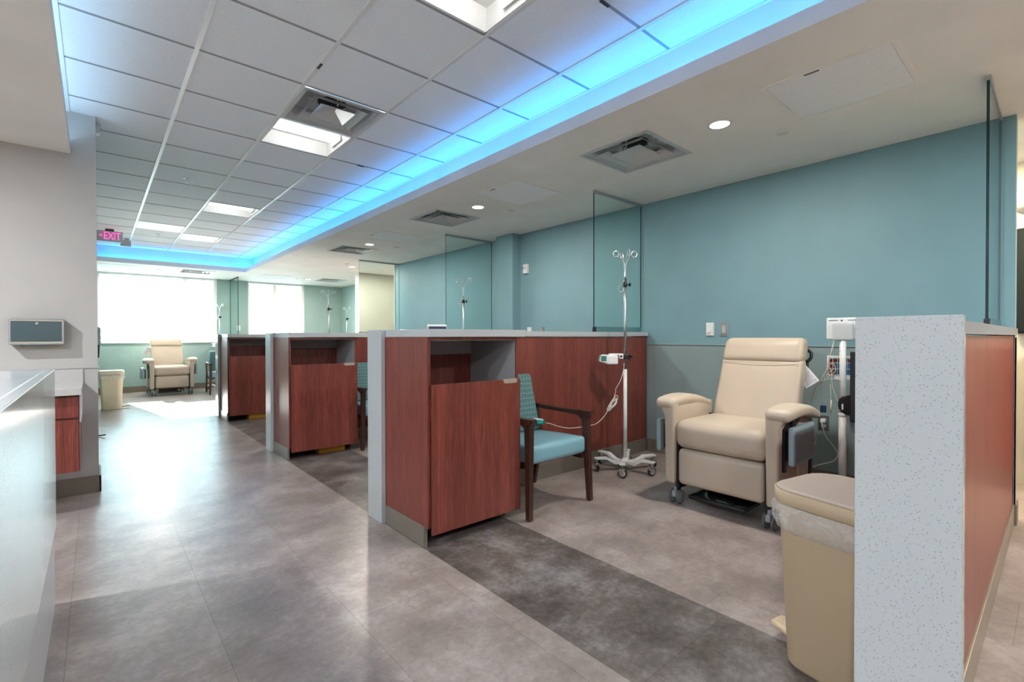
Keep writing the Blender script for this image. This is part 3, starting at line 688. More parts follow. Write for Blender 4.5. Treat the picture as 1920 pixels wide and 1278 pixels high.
# papers on the near recliner
def sheet(parent, name, pts, rows, mtx):
    bm = bmesh.new(); w, h = pts; addbox(bm, -w/2, -.0004, -h/2, w/2, .0004, h/2)
    s_ = obj(name, bm, M_PAPER, parent); s_.location = mtx[0]; s_.rotation_euler = mtx[1]
    bm = bmesh.new()
    for i in range(rows):
        z = h/2 - h*(i+1.2)/(rows+1.4); ww = w*.38*(1 if i % 3 else .7); addbox(bm, -ww, -.0010, z-h*.012, ww, -.0005, z+h*.012)
    obj('print', bm, M_INK, s_); return s_
near_papers = True
rec2 = dup(rec, (1.17, 12.44, 0), R(3), 'cream recliner under the far window', 'cream treatment recliners')
sheet(rec, 'instruction_sheet', (.10, .145), 12, ((.285, .36, .905), (0, R(-38), R(12))))
sheet(rec, 'law_tag', (.045, .075), 5, ((.384, .085, .43), (0, R(12), R(90))))
sheet(rec2, 'instruction_sheet', (.115, .17), 12, ((-.335, .28, .90), (0, R(38), R(-8))))
# ---------------------------------------------------------------- guest chair (front = -Y)
def guest_chair(loc, rz, label):
    t = thing('guest_chair', label, 'chair', loc, rz, 'blue-seated chairs with dark wood arms')
    obj('seat', cushion(-.270, -.248, .352, .270, .235, .475, .028, (0, .006, .014), shape=lambda p, h: Vector((p.x, p.y, p.z-.018*(p.y+h.y)/(2*h.y)))), M_BLUEV, t)
    obj('seat_frame', boxes([(-.25, .19, .30, .25, .22, .345), (-.262, -.23, .315, -.236, .25, .355), (.236, -.23, .315, .262, .25, .355)]), M_CWOOD, t)
    k = math.tan(R(11))
    obj('backrest', cushion(-.236, .195, .46, .236, .245, .895, .022, (0, .010, 0), shape=lambda p, h: Vector((p.x*(1-.05*(p.z/h.z)), p.y + (p.z+h.z)*k, p.z))), M_FAB, t)
    for s in (-1, 1):
        x = s*.282
        # front leg: tapered, splayed, grows into the arm
        bm = bmesh.new()
        def leg(b0, b1, wx0, wy0, wx1, wy1):
            lo = [bm.verts.new((b0[0]+sx*wx0, b0[1]+sy*wy0, b0[2])) for sx, sy in ((-1, -1), (1, -1), (1, 1), (-1, 1))]
            hi = [bm.verts.new((b1[0]+sx*wx1, b1[1]+sy*wy1, b1[2])) for sx, sy in ((-1, -1), (1, -1), (1, 1), (-1, 1))]
            bm.faces.new(lo[::-1]); bm.faces.new(hi)
            for i in range(4): bm.faces.new((lo[i], lo[(i+1) % 4], hi[(i+1) % 4], hi[i]))
        leg((s*.300, -.255, .008), (x, -.235, .60), .016, .018, .019, .026); leg((x, -.235, .60), (x, -.232, .635), .019, .026, .021, .042)
        obj('leg', bm, M_CWOOD, t); bm = bmesh.new(); addbox(bm, s*.300-.010, -.265, 0, s*.300+.010, -.245, .009, .002); obj('glide', bm, M_RED, t.children[-1])
        bm = bmesh.new()
        leg((x, .315, .008), (x, .235, .40), .013, .016, .015, .022); leg((x, .235, .40), (x, .290, .635), .017, .022, .016, .018)
        obj('leg', bm, M_CWOOD, t)
        bm = bmesh.new()
        addprism(bm, [(-.288, .636), (-.288, .657), (-.20, .655), (.0, .648), (.20, .653), (.300, .660), (.300, .632), (.18, .626), (-.06, .622), (-.17, .622), (-.195, .60), (-.212, .59)], x-.024, x+.024, 'x')
        bmesh.ops.bevel(bm, geom=bm.edges[:], offset=.003, segments=2, affect='EDGES'); obj('arm', bm, M_CWOOD, t)
        bm = bmesh.new(); addprism(bm, [(.20, .40), (.23, .40), (.30, .68), (.27, .68)], s*.228, s*.246, 'x'); obj('back_support', bm, M_CWOOD, t)
    return t
ch = guest_chair((2.400, 2.505, 0), 0, 'nearest chair, blue seat and patterned teal back, between cabinet and IV pole')
dup(ch, (2.40, 5.062, 0), 0, 'middle chair, half hidden behind the nearest quartz end panel'); dup(ch, (2.075, 11.83, 0), 0, 'farthest chair, just showing left of the farthest partition')

# ---------------------------------------------------------------- IV poles
def iv_pole(loc, rz, label, h=1.965, lower=True):
    t = thing('iv_pole', label, 'IV pole', loc, rz, 'chrome IV poles on white star bases')
    b = thing2('base', t, (0, 0, 0)); bm = bmesh.new(); addlathe(bm, [(.030, .055), (.045, .062), (.045, .080), (.024, .095), (.022, .11)], seg=20); obj('hub', bm, M_WSTEEL, b)
    for k in range(6):
        a = k*PI/3 + R(12); c, s = math.cos(a), math.sin(a)
        prof = [(.02, .058), (.11, .058), (.185, .108), (.290, .108), (.293, .116), (.287, .124), (.175, .124), (.10, .080), (.02, .084)]
        bm = bmesh.new(); addprism(bm, prof, -.024, .024, 'y'); bmesh.ops.bevel(bm, geom=bm.edges[:], offset=.003, segments=1, affect='EDGES'); bm.transform(Matrix.Rotation(a, 4, 'Z'))
        obj('leg', bm, M_WSTEEL, b)
        wh = obj('caster', lathe([(.003, -.012), (.028, -.013), (.038, -.009), (.040, 0), (.038, .009), (.028, .013), (.003, .012)], (0, 0, .040), 'x', 20), [M_BK, M_CHROME], b)
        for p in wh.data.polygons:
            if (p.center - Vector((p.center.x, 0, .037))).length < .024: p.material_index = 1
        bm = bmesh.new(); addcushion(bm, -.017, -.034, .048, .017, .022, .078, .010, mi=0); addtube(bm, [(0, .0, .07), (0, 0, .108)], .009, 8); f_ = obj('caster_hood', bm, M_CHROME, b)
        mt = Matrix.Translation((.268*c, .268*s, 0)) @ Matrix.Rotation(R(35)+k*.9, 4, 'Z')
        wh.matrix_local = mt; f_.matrix_local = mt
    bm = bmesh.new(); addtube(bm, [(0, 0, .07), (0, 0, .905)], .0175, 16); lp = obj('lower_tube', bm, M_WSTEEL, t)
    obj('collar', lathe([(.014, .900), (.019, .903), (.019, .915), (.012, .925)], seg=16), M_BK, lp)
    obj('pole', tube([(0, 0, .90), (0, 0, h-.255)], .0115, 14), M_STEEL, t)
    bm = bmesh.new(); addlathe(bm, [(.013, h-.335), (.018, h-.330), (.018, h-.295), (.013, h-.288)], seg=16); addtube(bm, [(.015, 0, h-.312), (.032, 0, h-.312)], .006, 8)
    addlathe(bm, [(.006, .030), (.019, .036), (.019, .044), (.010, .050)], (0, 0, h-.312), 'x', 12); obj('clamp_knob', bm, M_BK, t)
    zt = h-.255
    for k in range(4):
        a = k*PI/2 + R(8); pts = []
        for r_, z_ in ((.006, zt-.01), (.006, zt+.08), (.014, zt+.14), (.045, zt+.205), (.075, zt+.240)): pts.append((r_, z_))
        for q in range(1, 10):
            th = R(100-q*37); pts.append((.085+.026*math.cos(th), zt+.215+.026*math.sin(th)))
        bm = bmesh.new(); addtube(bm, [(p[0]*math.cos(a), p[0]*math.sin(a), p[1]) for p in pts], .0032, 8, 3); obj('hook', bm, M_CHROME, t)
    if lower:
        a = R(188); pts = [(.008, zt-.005), (.022, zt-.045), (.050, zt-.075)] + [(.038+.024*math.cos(R(150+q*38)), zt-.095+.026*math.sin(R(150+q*38))) for q in range(0, 9)]
        bm = bmesh.new(); addtube(bm, [(p[0]*math.cos(a), p[0]*math.sin(a), p[1]) for p in pts], .003, 8, 3); obj('lower_hook', bm, M_CHROME, t)
    return t
VIEWX = R(-41)
iv = iv_pole((3.568, 2.565, 0), VIEWX, 'nearest white-based IV pole, standing between the blue chair and the near recliner')
bm = bmesh.new(); rnd = random.Random(3)
for k in range(11):
    z = .56 + k*.022; addbox(bm, -.004, -.0185, z, .006 + rnd.uniform(-.002, .004), -.0172, z+.016)
st = obj('label_strip', bm, M_TEALP, iv); st.rotation_euler = (0, 0, R(58))
dup(iv, (3.62, 5.13, 0), R(-41), 'IV pole top showing above the nearest cabinet, before the pillar glass'); dup(iv, (2.885, 7.90, 0), R(-30), 'IV pole showing above the middle cabinet against the sage wall')
dup(iv, (4.80, 11.9, 0), R(20), 'faint farthest IV pole in the alcove corner'); dup(iv, (2.13, 12.62, 0), R(-60), 'IV pole between the far recliner and the glass screen by the window')
for r_ in [o for o in C.objects if o.name.startswith('label_strip') and o is not st]: pass

def pump(loc, rz, label):
    t = thing('infusion_pump', label, 'pump', loc, rz, 'white pumps clamped on IV poles')
    sh = Matrix.Translation((-.030, 0, 0)) @ Matrix.Diagonal((1.12, 1.1, 1.15, 1))
    bm = bmesh.new(); addcushion(bm, -.125, -.035, -.052, -.035, .035, .018, .010); addbox(bm, -.125, -.03, .016, -.045, .03, .022, .004); bm.transform(sh); obj('body', bm, M_WP, t)
    bm = bmesh.new(); addprism(bm, [(-.185, -.030), (-.175, .022), (-.122, .024), (-.122, -.044)], -.038, .038, 'y'); bmesh.ops.bevel(bm, geom=bm.edges[:], offset=.006, segments=2, affect='EDGES'); bm.transform(sh); obj('head', bm, M_WP, t)
    bm = bmesh.new(); addbox(bm, -.172, -.0405, -.026, -.130, -.0385, .014, .001); bm.transform(sh); obj('display', bm, M_SCREEN, t)
    bm = bmesh.new(); addbox(bm, -.150, -.014, .022, -.030, .014, .036, .003); addbox(bm, -.055, -.02, -.01, -.018, .02, .034, .004); obj('bracket', bm, M_WP, t)
    bm = bmesh.new(); addcushion(bm, -.022, -.024, -.014, .030, .024, .030, .008); addtube(bm, [(.025, 0, .012), (.062, 0, .008)], .006, 8); addbox(bm, .052, -.020, -.002, .062, .020, .018, .003); addbox(bm, .035, -.006, -.026, .045, .006, .03); addlathe(bm, [(.010, -.026), (.010, -.020)], (-.040, 0, .012), 'y', 14)
    obj('clamp', bm, M_BK, t); return t
pm = pump((3.568, 2.565, 1.003), R(-41), 'white pump with green display clamped to the nearest IV pole')
dup(pm, (2.13, 12.62, 1.03), R(-60), 'small white pump on the IV pole beside the far window recliner')
# pump cord, its bundle and its teal connector
def wp(x, y, Y):                                   # helper used only to write down where the cord hangs
    return None
cord = thing('power_cord', 'white cord hanging from the pump to the teal connector behind the chair', 'cord', (3.52, 2.52, .95))
co = Vector((3.52, 2.52, .95)); RB = lambda pts: [Vector(p)-co for p in pts]
bm = bmesh.new()
addtube(bm, RB([(3.53, 2.55, .955), (3.525, 2.55, .90), (3.49, 2.56, .80), (3.455, 2.58, .735), (3.46, 2.59, .70), (3.442, 2.6, .63), (3.425, 2.6, .60), (3.38, 2.6, .56)]), .0028, 7, 5)
addtube(bm, RB([(3.38, 2.6, .56), (3.31, 2.6, .50), (3.22, 2.61, .448), (3.12, 2.63, .437), (3.0, 2.64, .437), (2.90, 2.65, .445), (2.80, 2.66, .470), (2.72, 2.67, .500), (2.66, 2.68, .515)]), .0028, 7, 5)
obj('cable', bm, M_CORD, cord); bm = bmesh.new(); rnd = random.Random(4)
for k in range(6):
    a = R(38) + rnd.uniform(-.2, .2); ln = rnd.uniform(.06, .095); ww = rnd.uniform(.012, .028); oy = rnd.uniform(-.012, .012); pts = []
    for q in range(13):
        th = 2*PI*q/12; u_, v_ = ln*math.cos(th)+ln*.45, ww*math.sin(th); pts.append((3.40 + u_*math.cos(a)-v_*math.sin(a), 2.60+oy+.006*math.sin(th*2), .575 + u_*math.sin(a)+v_*math.cos(a)))
    addtube(bm, RB(pts), .0026, 6, 3)
addtube(bm, RB([(3.388, 2.585, .58), (3.405, 2.59, .556), (3.41, 2.61, .56), (3.392, 2.615, .585), (3.388, 2.585, .58)]), .004, 6, 3)
obj('bundle', bm, M_CORD, cord)
bm = bmesh.new(); addcushion(bm, -.085, -.02, -.018, 0, .02, .018, .008); cn = obj('connector', bm, M_TEALP, cord); cn.location = co*-1 + Vector((2.655, 2.68, .518)); cn.rotation_euler = (0, R(12), 0)
bm = bmesh.new(); addcushion(bm, -.105, -.018, .006, -.015, .018, .024, .006); cn2 = obj('connector_top', bm, M_WP, cn)

# ---------------------------------------------------------------- step bins
def step_bin(loc, rz, label, m, mlid, s=1.0):
    t = thing('step_bin', label, 'bin', loc, rz, 'plastic step-on bins')
    def section(w, d, z, rf=.10, rb=.03, n=7):   # rounded front (-Y)
        pts = []
        for (cx, cy, a0, r_) in ((w-rf, -d+rf, -90, rf), (w-rb, d-rb, 0, rb), (-w+rb, d-rb, 90, rb), (-w+rf, -d+rf, 180, rf)):
            for k in range(n+1): a = R(a0+90*k/n); pts.append((cx+r_*math.cos(a), cy+r_*math.sin(a), z))
        return pts
    def loft(bm, secs, cap0=True, cap1=True, smooth=True):
        rings = [[bm.verts.new(p) for p in s_] for s_ in secs]; n = len(rings[0])
        for a, b in zip(rings, rings[1:]):
            for i in range(n): f = bm.faces.new((a[i], a[(i+1) % n], b[(i+1) % n], b[i])); f.smooth = smooth
        if cap0: bm.faces.new(rings[0][::-1])
        if cap1: bm.faces.new(rings[-1])
    bm = bmesh.new(); loft(bm, [section(.150, .125, 0, .075), section(.153, .128, .012, .075), section(.172, .150, .52, .085), section(.176, .155, .585, .085)], smooth=True); obj('body', bm, m, t)
    bm = bmesh.new(); loft(bm, [section(.186, .166, .588, .10), section(.188, .168, .592, .10), section(.188, .168, .636, .10)], smooth=True); obj('lid', bm, m, t)
    bm = bmesh.new(); loft(bm, [section(.185, .165, .636, .10), section(.180, .160, .643, .097), section(.168, .148, .6445, .09)]); obj('lid_top', bm, mlid, t.children[-1])
    bm = bmesh.new(); addcushion(bm, -.045, -.235, .030, .045, -.11, .056, .012, shape=lambda p, h: Vector((p.x*(1-.15*(-p.y/h.y)), p.y, p.z-.1*(p.y))) ); obj('pedal', bm, M_CREAMP, t)
    # bag turned over the rim
    bg_ = bmesh.new(); rnd = random.Random(9); secs = []
    for z, gr in ((.590, .012), (.575, .020), (.555, .017), (.535, .022), (.515, .014), (.500, .010), (.497, .006)):
        base = section(.172+gr, .150+gr, z, .09, .035, 10); o_ = []
        for i, p in enumerate(base):
            w_ = .0045*math.sin(i*1.9+z*80) + rnd.uniform(-.0025, .0025); v_ = Vector((p[0], p[1], 0)).normalized()*w_
            o_.append((p[0]+v_.x, p[1]+v_.y, z + .007*math.sin(i*.35+1)*(1 if z < .52 else 0)))
        secs.append(o_)
    loft(bg_, secs, False, False); t['_'] = 1; del t['_']
    lb = 'clear crinkled plastic liner folded over the rim of the near tan bin' if 'right' in label else 'clear plastic liner on the far cream bin'
    bag = thing('bin_liner', lb, 'bin liner', loc, rz, 'clear bin liners'); obj('film', bg_, M_BAGM, bag)
    return t
M_CREAMP = mat('cream_pedal', (.66, .52, .35), .45)
mb = mat('crinkled_film', (.80, .80, .80), .18); M_BAGM = mb
tr_ = N(mb, 'ShaderNodeBsdfTransparent'); mx = N(mb, 'ShaderNodeMixShader'); v = coords(mb); nn = noise(mb, v, 14, 4, .6, 3.0)
L(mb, ramp(mb, nn, [(.40, (.26,)*3), (.66, (.42,)*3)]), mx.inputs[0]); L(mb, tr_.outputs[0], mx.inputs[1]); L(mb, P(mb).outputs[0], mx.inputs[2]); L(mb, mx.outputs[0], mb.node_tree.nodes['Material Output'].inputs[0]); bump(mb, nn, .8, .006)
step_bin((2.015, .525, 0), R(168), 'tan step bin standing by the right-hand partition in front of the recliner', M_BIN, M_BINLID)
step_bin((.19, 10.40, 0), R(90), 'cream step bin against the corridor wall at the left of the far recliner', M_BIN2, M_BIN2)

# ---------------------------------------------------------------- vitals monitor stand
def vitals(loc, rz, label):
    t = thing('vitals_stand', label, 'monitor stand', loc, rz, 'white rolling monitor stands')
    bm = bmesh.new(); addtube(bm, [(0, 0, .10), (0, 0, .62)], .0245, 16); addtube(bm, [(0, 0, .62), (0, 0, 1.24)], .021, 16); addlathe(bm, [(.0255, .61), (.0275, .615), (.0275, .63), (.022, .635)], seg=16)
    addlathe(bm, [(.055, .07), (.050, .09), (.035, .115), (.026, .12)], seg=18); obj('pole', bm, M_WSTEEL, t)
    bm = bmesh.new()
    for k in range(5):
        a = 2*PI*k/5+.3; addtube(bm, [(.02*math.cos(a), .02*math.sin(a), .085), (.15*math.cos(a), .15*math.sin(a), .08), (.24*math.cos(a), .24*math.sin(a), .07)], [.024, .016], 8, 2)
    obj('base', bm, M_WSTEEL, t)
    for k in range(5):
        a = 2*PI*k/5+.3; obj('caster', lathe([(.004, -.012), (.026, -.012), (.030, 0), (.026, .012), (.004, .012)], (.235*math.cos(a), .235*math.sin(a), .030), 'x', 16), M_WHEEL, t)
    # monitor, seen from behind (screen towards +Y)
    bm = bmesh.new(); addbox(bm, -.098, .005, 1.165, .115, .045, 1.325, .008); mo = obj('monitor', bm, M_WP, t)
    obj('screen', box(-.095, .0445, 1.20, .095, .0465, 1.305), mat('dark_blue_screen', (.03, .05, .14), .15), mo)
    bm = bmesh.new(); addcushion(bm, -.062, -.028, 1.158, .062, .012, 1.285, .012); obj('rear_mount', bm, M_GP3, mo)
    obj('vent_slots', boxes([(-.085, .0035, 1.303, -.03, .0055, 1.307), (.03, .0035, 1.303, .085, .0055, 1.307), (-.012, .0035, 1.298, -.002, .0055, 1.309)]), M_BK, mo)
    # wire basket
    bm = bmesh.new(); x0, x1, y0, y1, z0, z1 = -.088, .088, .030, .125, .905, 1.035
    for z in (z0, z0+.045, z0+.09, z1): addtube(bm, [(x0, y0, z), (x1, y0, z), (x1, y1, z), (x0, y1, z), (x0, y0, z)], .0022 if z < z1 else .0035, 5)
    for k in range(7): x = x0+(x1-x0)*k/6; addtube(bm, [(x, y0, z1), (x, y0, z0), (x, y1, z0), (x, y1, z1)], .0018, 5)
    for k in range(1, 4): y = y0+(y1-y0)*k/4; addtube(bm, [(x0, y, z1), (x0, y, z0), (x1, y, z0), (x1, y, z1)], .0018, 5)
    addbox(bm, -.095, .018, z1-.004, .095, .030, z1+.012, .002); addbox(bm, -.05, .015, z0-.03, .07, .035, z0-.005, .003); obj('basket', bm, M_WSTEEL, t)
    return t
M_GP3 = mat('pale_grey_plastic', (.50, .53, .55), .4)
VA = R(-72)
vs = vitals((4.08, 1.045, 0), VA, 'white monitor stand seen from behind, between the near recliner and the quartz panel')
def vloc(x, y, z): return Vector((4.08, 1.045, 0)) + Matrix.Rotation(VA, 3, 'Z') @ Vector((x, y, z))
for (a, b, m_, lb) in ((-.078, -.045, M_RED, 'dark red card box in the wire basket'), (-.040, .078, M_BLUE, 'blue box in the wire basket on the monitor stand')):
    o_ = tag(obj('supply_box', box(a, .040, .909, b, .110, 1.015 if m_ is M_RED else .995, .002), m_), lb, 'box', 'boxes in the wire basket'); o_.location = (4.08, 1.045, 0); o_.rotation_euler = (0, 0, VA)
o_ = tag(obj('supply_box', box(-.075, .036, .996, .05, .10, 1.022, .002), M_RED), 'flat red packet lying on top of the blue box', 'box', 'boxes in the wire basket'); o_.location = (4.08, 1.045, 0); o_.rotation_euler = (0, 0, VA)
# second stand, its monitor top just over the near cabinet worktop
v2 = dup(vs, (2.86, 4.55, 0), R(148), 'monitor top peeking over the nearest cabinet worktop')
# cables hanging from the stand
cb = thing('sensor_cables', 'ivory sensor cables looped from the monitor stand, with a blue clip', 'cable', (4.08, 1.045, 0), VA)
bm = bmesh.new()
addtube(bm, [(-.058, -.03, 1.16), (-.060, -.035, 1.12), (-.085, -.03, 1.03), (-.098, -.03, .95), (-.128, -.03, .88), (-.138, -.03, .80), (-.125, -.03, .73), (-.100, -.03, .70)], .0028, 6, 4)
addtube(bm, [(-.055, -.02, 1.16), (-.085, -.02, 1.0), (-.070, -.03, .93), (-.065, -.03, .84), (-.045, -.03, .76), (-.030, -.03, .72)], .0024, 6, 4)
addtube(bm, [(-.100, -.02, .97), (-.060, -.03, .99), (-.045, -.03, .94), (-.085, -.03, .90), (-.110, -.02, .86), (-.105, -.02, .90), (-.06, -.02, .95)], .0022, 6, 4)
addtube(bm, [(-.02, -.02, .875), (-.08, -.02, .878), (-.145, -.02, .84), (-.18, -.02, .77), (-.19, -.02, .70)], .0042, 6, 4)
addtube(bm, [(-.075, -.03, .84), (-.072, -.03, .72), (-.070, -.03, .66)], .003, 6, 3); addlathe(bm, [(.003, .63), (.006, .66), (.008, .69), (.004, .73)], (-.070, -.03, 0), seg=8)
obj('cable', bm, M_CORD2, cb); obj('clip', box(-.138, -.036, .632, -.100, -.020, .684, .004), M_BLUEP, cb)
# dark panel and cuff beside the quartz post
o_ = tag(obj('tablet_panel', box(-.012, -.10, .60, .012, .05, 1.085, .006), M_BK), 'tall black panel half hidden behind the quartz end panel, above the cuff', 'panel'); o_.location = (3.90, .905, 0); o_.rotation_euler = (0, 0, 0)
cf = thing('pressure_cuff', 'black cuff with white lettering hanging on the monitor stand', 'cuff', (3.99, .945, .715), R(-70))
bm = bmesh.new(); addprism(bm, [(-.095, -.05), (-.105, .0), (-.09, .045), (-.03, .065), (.14, .10), (.14, -.045), (-.045, -.085)], -.014, .014, 'y'); bmesh.ops.bevel(bm, geom=bm.edges[:], offset=.010, segments=3, affect='EDGES'); obj('sleeve', bm, M_BK, cf)
text('lettering', 'Adult', .020, M_WP, cf, (-.01, -.0150, .050), (R(90), R(-14), 0)); text('lettering', 'WelchAllyn', .024, M_WP, cf, (.025, -.0150, .020), (R(90), R(-6), 0)); obj('label_patch', box(-.082, -.0155, -.04, -.072, -.0142, 0), M_WP, cf)

# ---------------------------------------------------------------- wall devices
def plate(name, y, z, label, w=.0385, h=.0625, m=M_WP, cat='wall switch', grp=None, x=XW):
    t = thing(name, label, cat, (x, y, z), 0, grp); obj('plate', box(-.007, -w, -h, 0, w, h, .003), m, t); return t
def thermo(y, label):
    t = plate('dimmer_control', y, 1.256, label, cat='wall control', grp='white dial controls'); obj('cover', box(-.018, -.034, -.058, -.007, .030, .058, .003), M_WP, t)
    obj('dial', lathe([(.018, -.030), (.021, -.020), (.021, -.018)], (0, .008, -.018), 'x', 20), M_WP, t); return t
def rocker(y, label):
    t = plate('light_switch', y, 1.254, label, m=M_STEEL, grp='steel-plated switches'); obj('rocker', box(-.011, -.017, -.033, -.006, .017, .033, .002), M_GP, t)
    bm = bmesh.new()
    for z in (-.049, .049): addlathe(bm, [(.003, -.0085), (.003, -.007)], (0, 0, z), 'x', 8)
    obj('screw', bm, M_CHROME, t); return t
thermo(2.176, 'white dial control on the teal wall left of the recliner back'); rocker(2.044, 'steel switch plate with grey rocker next to the dial control')
thermo(4.66, 'white control top left one showing over the partition'); rocker(4.42, 'switch plate top right one showing over the partition')
def outlet(y, z, label, plug=True):
    t = plate('wall_outlet', y, z, label, .040, .0615, M_STEEL, 'outlet', 'outlets'); bm = bmesh.new()
    for dz in (-.022, .022): addlathe(bm, [(.017, -.0095), (.017, -.007)], (0, 0, dz), 'x', 16)
    obj('socket', bm, M_GP3, t); bm = bmesh.new()
    for dz in (-.022, .022):
        for dy in (-.006, .006): addbox(bm, -.0102, dy-.0012, dz-.004, -.0094, dy+.0012, dz+.006)
    obj('slot', bm, M_BK, t); return t
outlet(1.243, .50, 'steel outlet plate on the teal wall behind the near recliner arm')
pc = thing('outlet_cord', 'thick white cord plugged into the steel outlet', 'cord', (XW, 1.243, .50))
bm = bmesh.new(); addcushion(bm, -.045, -.018, .005, -.0104, .018, .040, .010); obj('plug', bm, M_WP, pc)
bm = bmesh.new(); addtube(bm, [(-.045, 0, .022), (-.06, -.004, .0), (-.06, -.03, -.09), (-.06, -.075, -.15), (-.07, -.115, -.21), (-.08, -.09, -.27), (-.09, -.02, -.305), (-.10, .05, -.34), (-.10, .06, -.37), (-.10, .045, -.395)], .0042, 8, 5)
obj('cable', bm, M_CORD, pc); bm = bmesh.new(); addcushion(bm, -.12, -.10, -.42, -.08, .06, -.39, .01); obj('adapter', bm, M_CORD, pc)
bm = bmesh.new(); addtube(bm, [(4.05, 1.34, .64), (4.15, 1.28, .50), (4.2, 1.25, .40), (4.2, 1.27, .33), (4.18, 1.30, .27)], .003, 6, 5)
tag(obj('loose_cord', bm, M_CORD2), 'thin pale cord hanging behind the near recliner arm, left of the outlet', 'cord')
t = thing('strobe_sensor', 'small white wall sensor with a lever, on the teal wall right of the pillar', 'wall sensor', (XW, 4.715, 2.095)); obj('housing', box(-.035, -.045, -.062, 0, .04, .062, .005), M_WP, t); obj('lever', box(-.045, .0, .008, -.034, .045, .018, .002), M_CHROME, t); obj('slot', box(-.0355, -.022, -.01, -.0345, -.018, .035), M_BK, t)
t = thing('wall_outlet', 'small white plate on the window wall right of the green glass screen', 'outlet', (2.64, YE, 1.42)); obj('plate', box(-.038, -.006, -.06, .038, 0, .06, .003), M_WP, t); obj('socket', boxes([(-.016, -.008, -.04, .016, -.006, -.008), (-.016, -.008, .008, .016, -.006, .04)], .001), M_GP3, t)
t = thing('wall_strobe', 'white box high on the end of the grey wall, touching the ceiling tiles', 'wall box', (.01, 5.05, 2.865)); obj('housing', box(0, 0, -.045, .028, .10, .028, .003), M_WP, t); obj('slot', boxes([(.0275, -.0008, z, .022, .0, z+.006) for z in (-.03, -.01, .01)]), M_GP, t)

t = thing('soap_dispenser', 'grey and black dispenser on the corridor wall left of the wide window', 'dispenser', (.01, 8.0, 1.20)); obj('housing', prism([(0, -.10), (0, .12), (.018, .125), (.036, .10), (.036, -.10)], -.06, .06, 'y', .004), M_GP, t); obj('drip_tray', prism([(0, -.27), (0, -.10), (.026, -.10), (.020, -.26)], -.045, .045, 'y', .002), M_BK, t)
bm = bmesh.new(); addtube(bm, [(.012, 7.6, .012), (.05, 7.55, .02), (.075, 7.50, .03)], .008, 8, 3); tag(obj('door_stop', bm, M_BK), 'small black door stop low on the corridor wall end', 'door stop')
# exit sign
t = thing('exit_sign', 'hanging exit sign with pink EXIT letters at the left end of the ceiling', 'exit sign', (.175, 9.85, 2.70))
obj('face_plate', box(-.160, -.006, 0, .160, .022, .168, .003), mat('exit_plate', (.50, .54, .55), .5), t); obj('canopy', box(-.055, -.02, .168, .055, .035, .191, .003), M_BK, t)
text('lettering', 'EXIT', .165, M_PINK, t, (.030, -.0075, .086), (R(90), 0, 0), .001, sx=.62); text('arrow', '<', .075, M_PINK, t, (-.108, -.0075, .086), (R(90), 0, 0), .001)
t = thing('hanging_sign', 'small grey box hung from the ceiling just behind the exit sign', 'sign', (.41, 10.6, 2.76)); obj('case', box(-.08, -.03, 0, .06, .03, .10, .004), M_GP, t); obj('canopy', box(-.03, -.02, .10, .03, .02, .133), M_GP3, t)

# ---------------------------------------------------------------- left side: towel dispenser, hand-wash counter, reception desk
t = thing('towel_dispenser', 'steel paper towel dispenser on the grey wall at left', 'dispenser', (-.318, 4.914, 1.235))
obj('cabinet', box(-.142, -.10, -.095, .142, 0, .092, .006), M_STEEL, t)
obj('door', box(-.132, -.1045, -.070, .130, -.098, .072, .003), mat('dark_reflective_steel', (.10, .15, .18), .22, .8), t)
parts('rail', [(-.141, -.108, -.088, .141, -.098, -.070), (-.141, -.106, .072, .141, -.096, .086)], M_CHROME, t, .003)
obj('lock', lathe([(.008, -.112), (.009, -.104)], (.0, 0, .058), 'y', 14), M_CHROME, t)
bm = bmesh.new()
for k in range(10):
    x = -.09+k*.018; z = -.098-.006*math.sin(k*1.1); v_ = [bm.verts.new((x, -.085, z)), bm.verts.new((x+.018, -.085, -.098-.006*math.sin((k+1)*1.1))), bm.verts.new((x+.018, -.03, -.09)), bm.verts.new((x, -.03, -.09))]; bm.faces.new(v_)
obj('paper', bm, M_PAPER, t)
M_CTR = quartz('pale_quartz_counter', (.50, .49, .475))
t = thing('wash_worktop', 'small quartz worktop with backsplash against the grey wall, behind the reception desk', 'worktop', (0, 4.914, 0))
obj('slab', box(-1.6, -.62, .808, -.075, -.012, .856, .002), M_CTR, t); obj('backsplash', box(-1.6, -.012, .808, -.075, 0, .952, .002), M_CTR, t)
t = thing('wall_cabinet', 'wood base cabinet hung under the small worktop, off the floor', 'cabinet', (0, 4.914, 0))
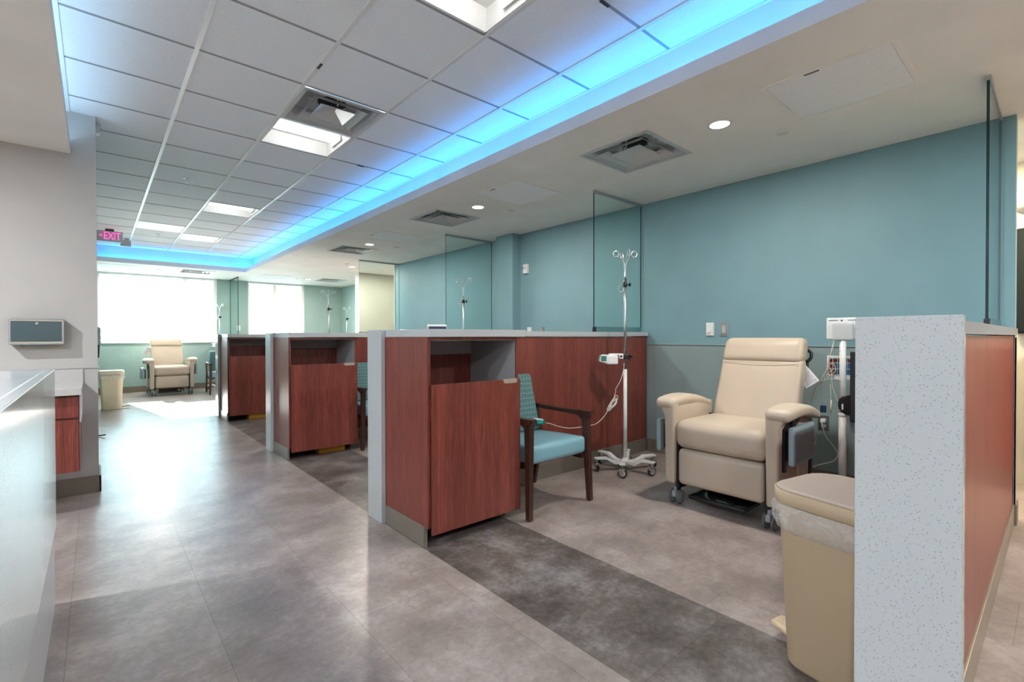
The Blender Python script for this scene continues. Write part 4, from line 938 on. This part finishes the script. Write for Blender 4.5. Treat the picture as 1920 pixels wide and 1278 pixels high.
obj('carcass', box(-1.6, -.56, .292, -.088, -.002, .807), M_WOOD, t)
for k in range(3):
    xa = -.092-k*.5; obj('drawer', box(xa-.49, -.58, .655, xa, -.56, .795, .001), M_WOOD, t); obj('door', box(xa-.49, -.58, .292, xa, -.56, .640, .001), M_WOOD, t)
obj('end_filler', box(-.088, -.555, .62, -.080, -.002, .807), M_WP, t)
t = thing('reception_desk', 'long pale quartz-faced reception desk at the lower left corner', 'desk', (-.14, 0, 0))
DY0, DY1 = -1.5, 2.955
M_DESK = quartz('polished_desk_quartz', (.56, .60, .62)); P(M_DESK).inputs['Roughness'].default_value = .12
obj('top_slab', box(-.45, DY0, 1.005, -.0305, DY1, 1.049, .001), M_DESK, t); obj('front_panel', box(-.03, DY0, .345, 0, DY1, 1.049, .003), M_DESK, t)
obj('base_panel', box(-.04, DY0, 0, -.006, DY1-.004, .343, .002), mat('pale_grey_laminate', (.48, .49, .50), .3), t); obj('carcass', box(-.44, DY0, 0, -.042, DY1-.01, 1.0045), M_WOOD, t)

# ---------------------------------------------------------------- hallway seen at the right edge
t = thing('wall_monitor', 'black wall-mounted screen at the right edge, beyond the teal wall', 'screen', (XR, -.15, 1.627)); obj('case', box(-.05, -.40, -.42, -.012, .402, .42, .015), M_BKG, t); obj('bracket', box(-.012, -.1, -.1, 0, .1, .1), M_BK, t)
t = thing('wall_sconce', 'grey wall sconce at the right edge, above the black screen', 'wall lamp', (XR, .20, 2.26)); obj('shade', lathe([(.004, -.13), (.06, -.12), (.085, -.06), (.09, 0)], (0, 0, 0), 'x', 20), M_GP3, t); obj('bulb', lathe([(.01, -.16), (.03, -.14), (.03, -.12)], (0, -.04, 0), 'x', 12), M_DLENS, t)
t = thing('wall_shelf', 'dark red-brown shelf unit at the far right edge, below the black screen', 'shelf', (XR, -.22, 0)); obj('case', box(-.30, -.42, .18, 0, .36, 1.10, .004), M_WOOD, t); obj('shelf_edge', boxes([(-.305, -.42, z, -.30, .36, z+.02) for z in (.18, .48, .78, 1.08)]), M_CWOOD, t)
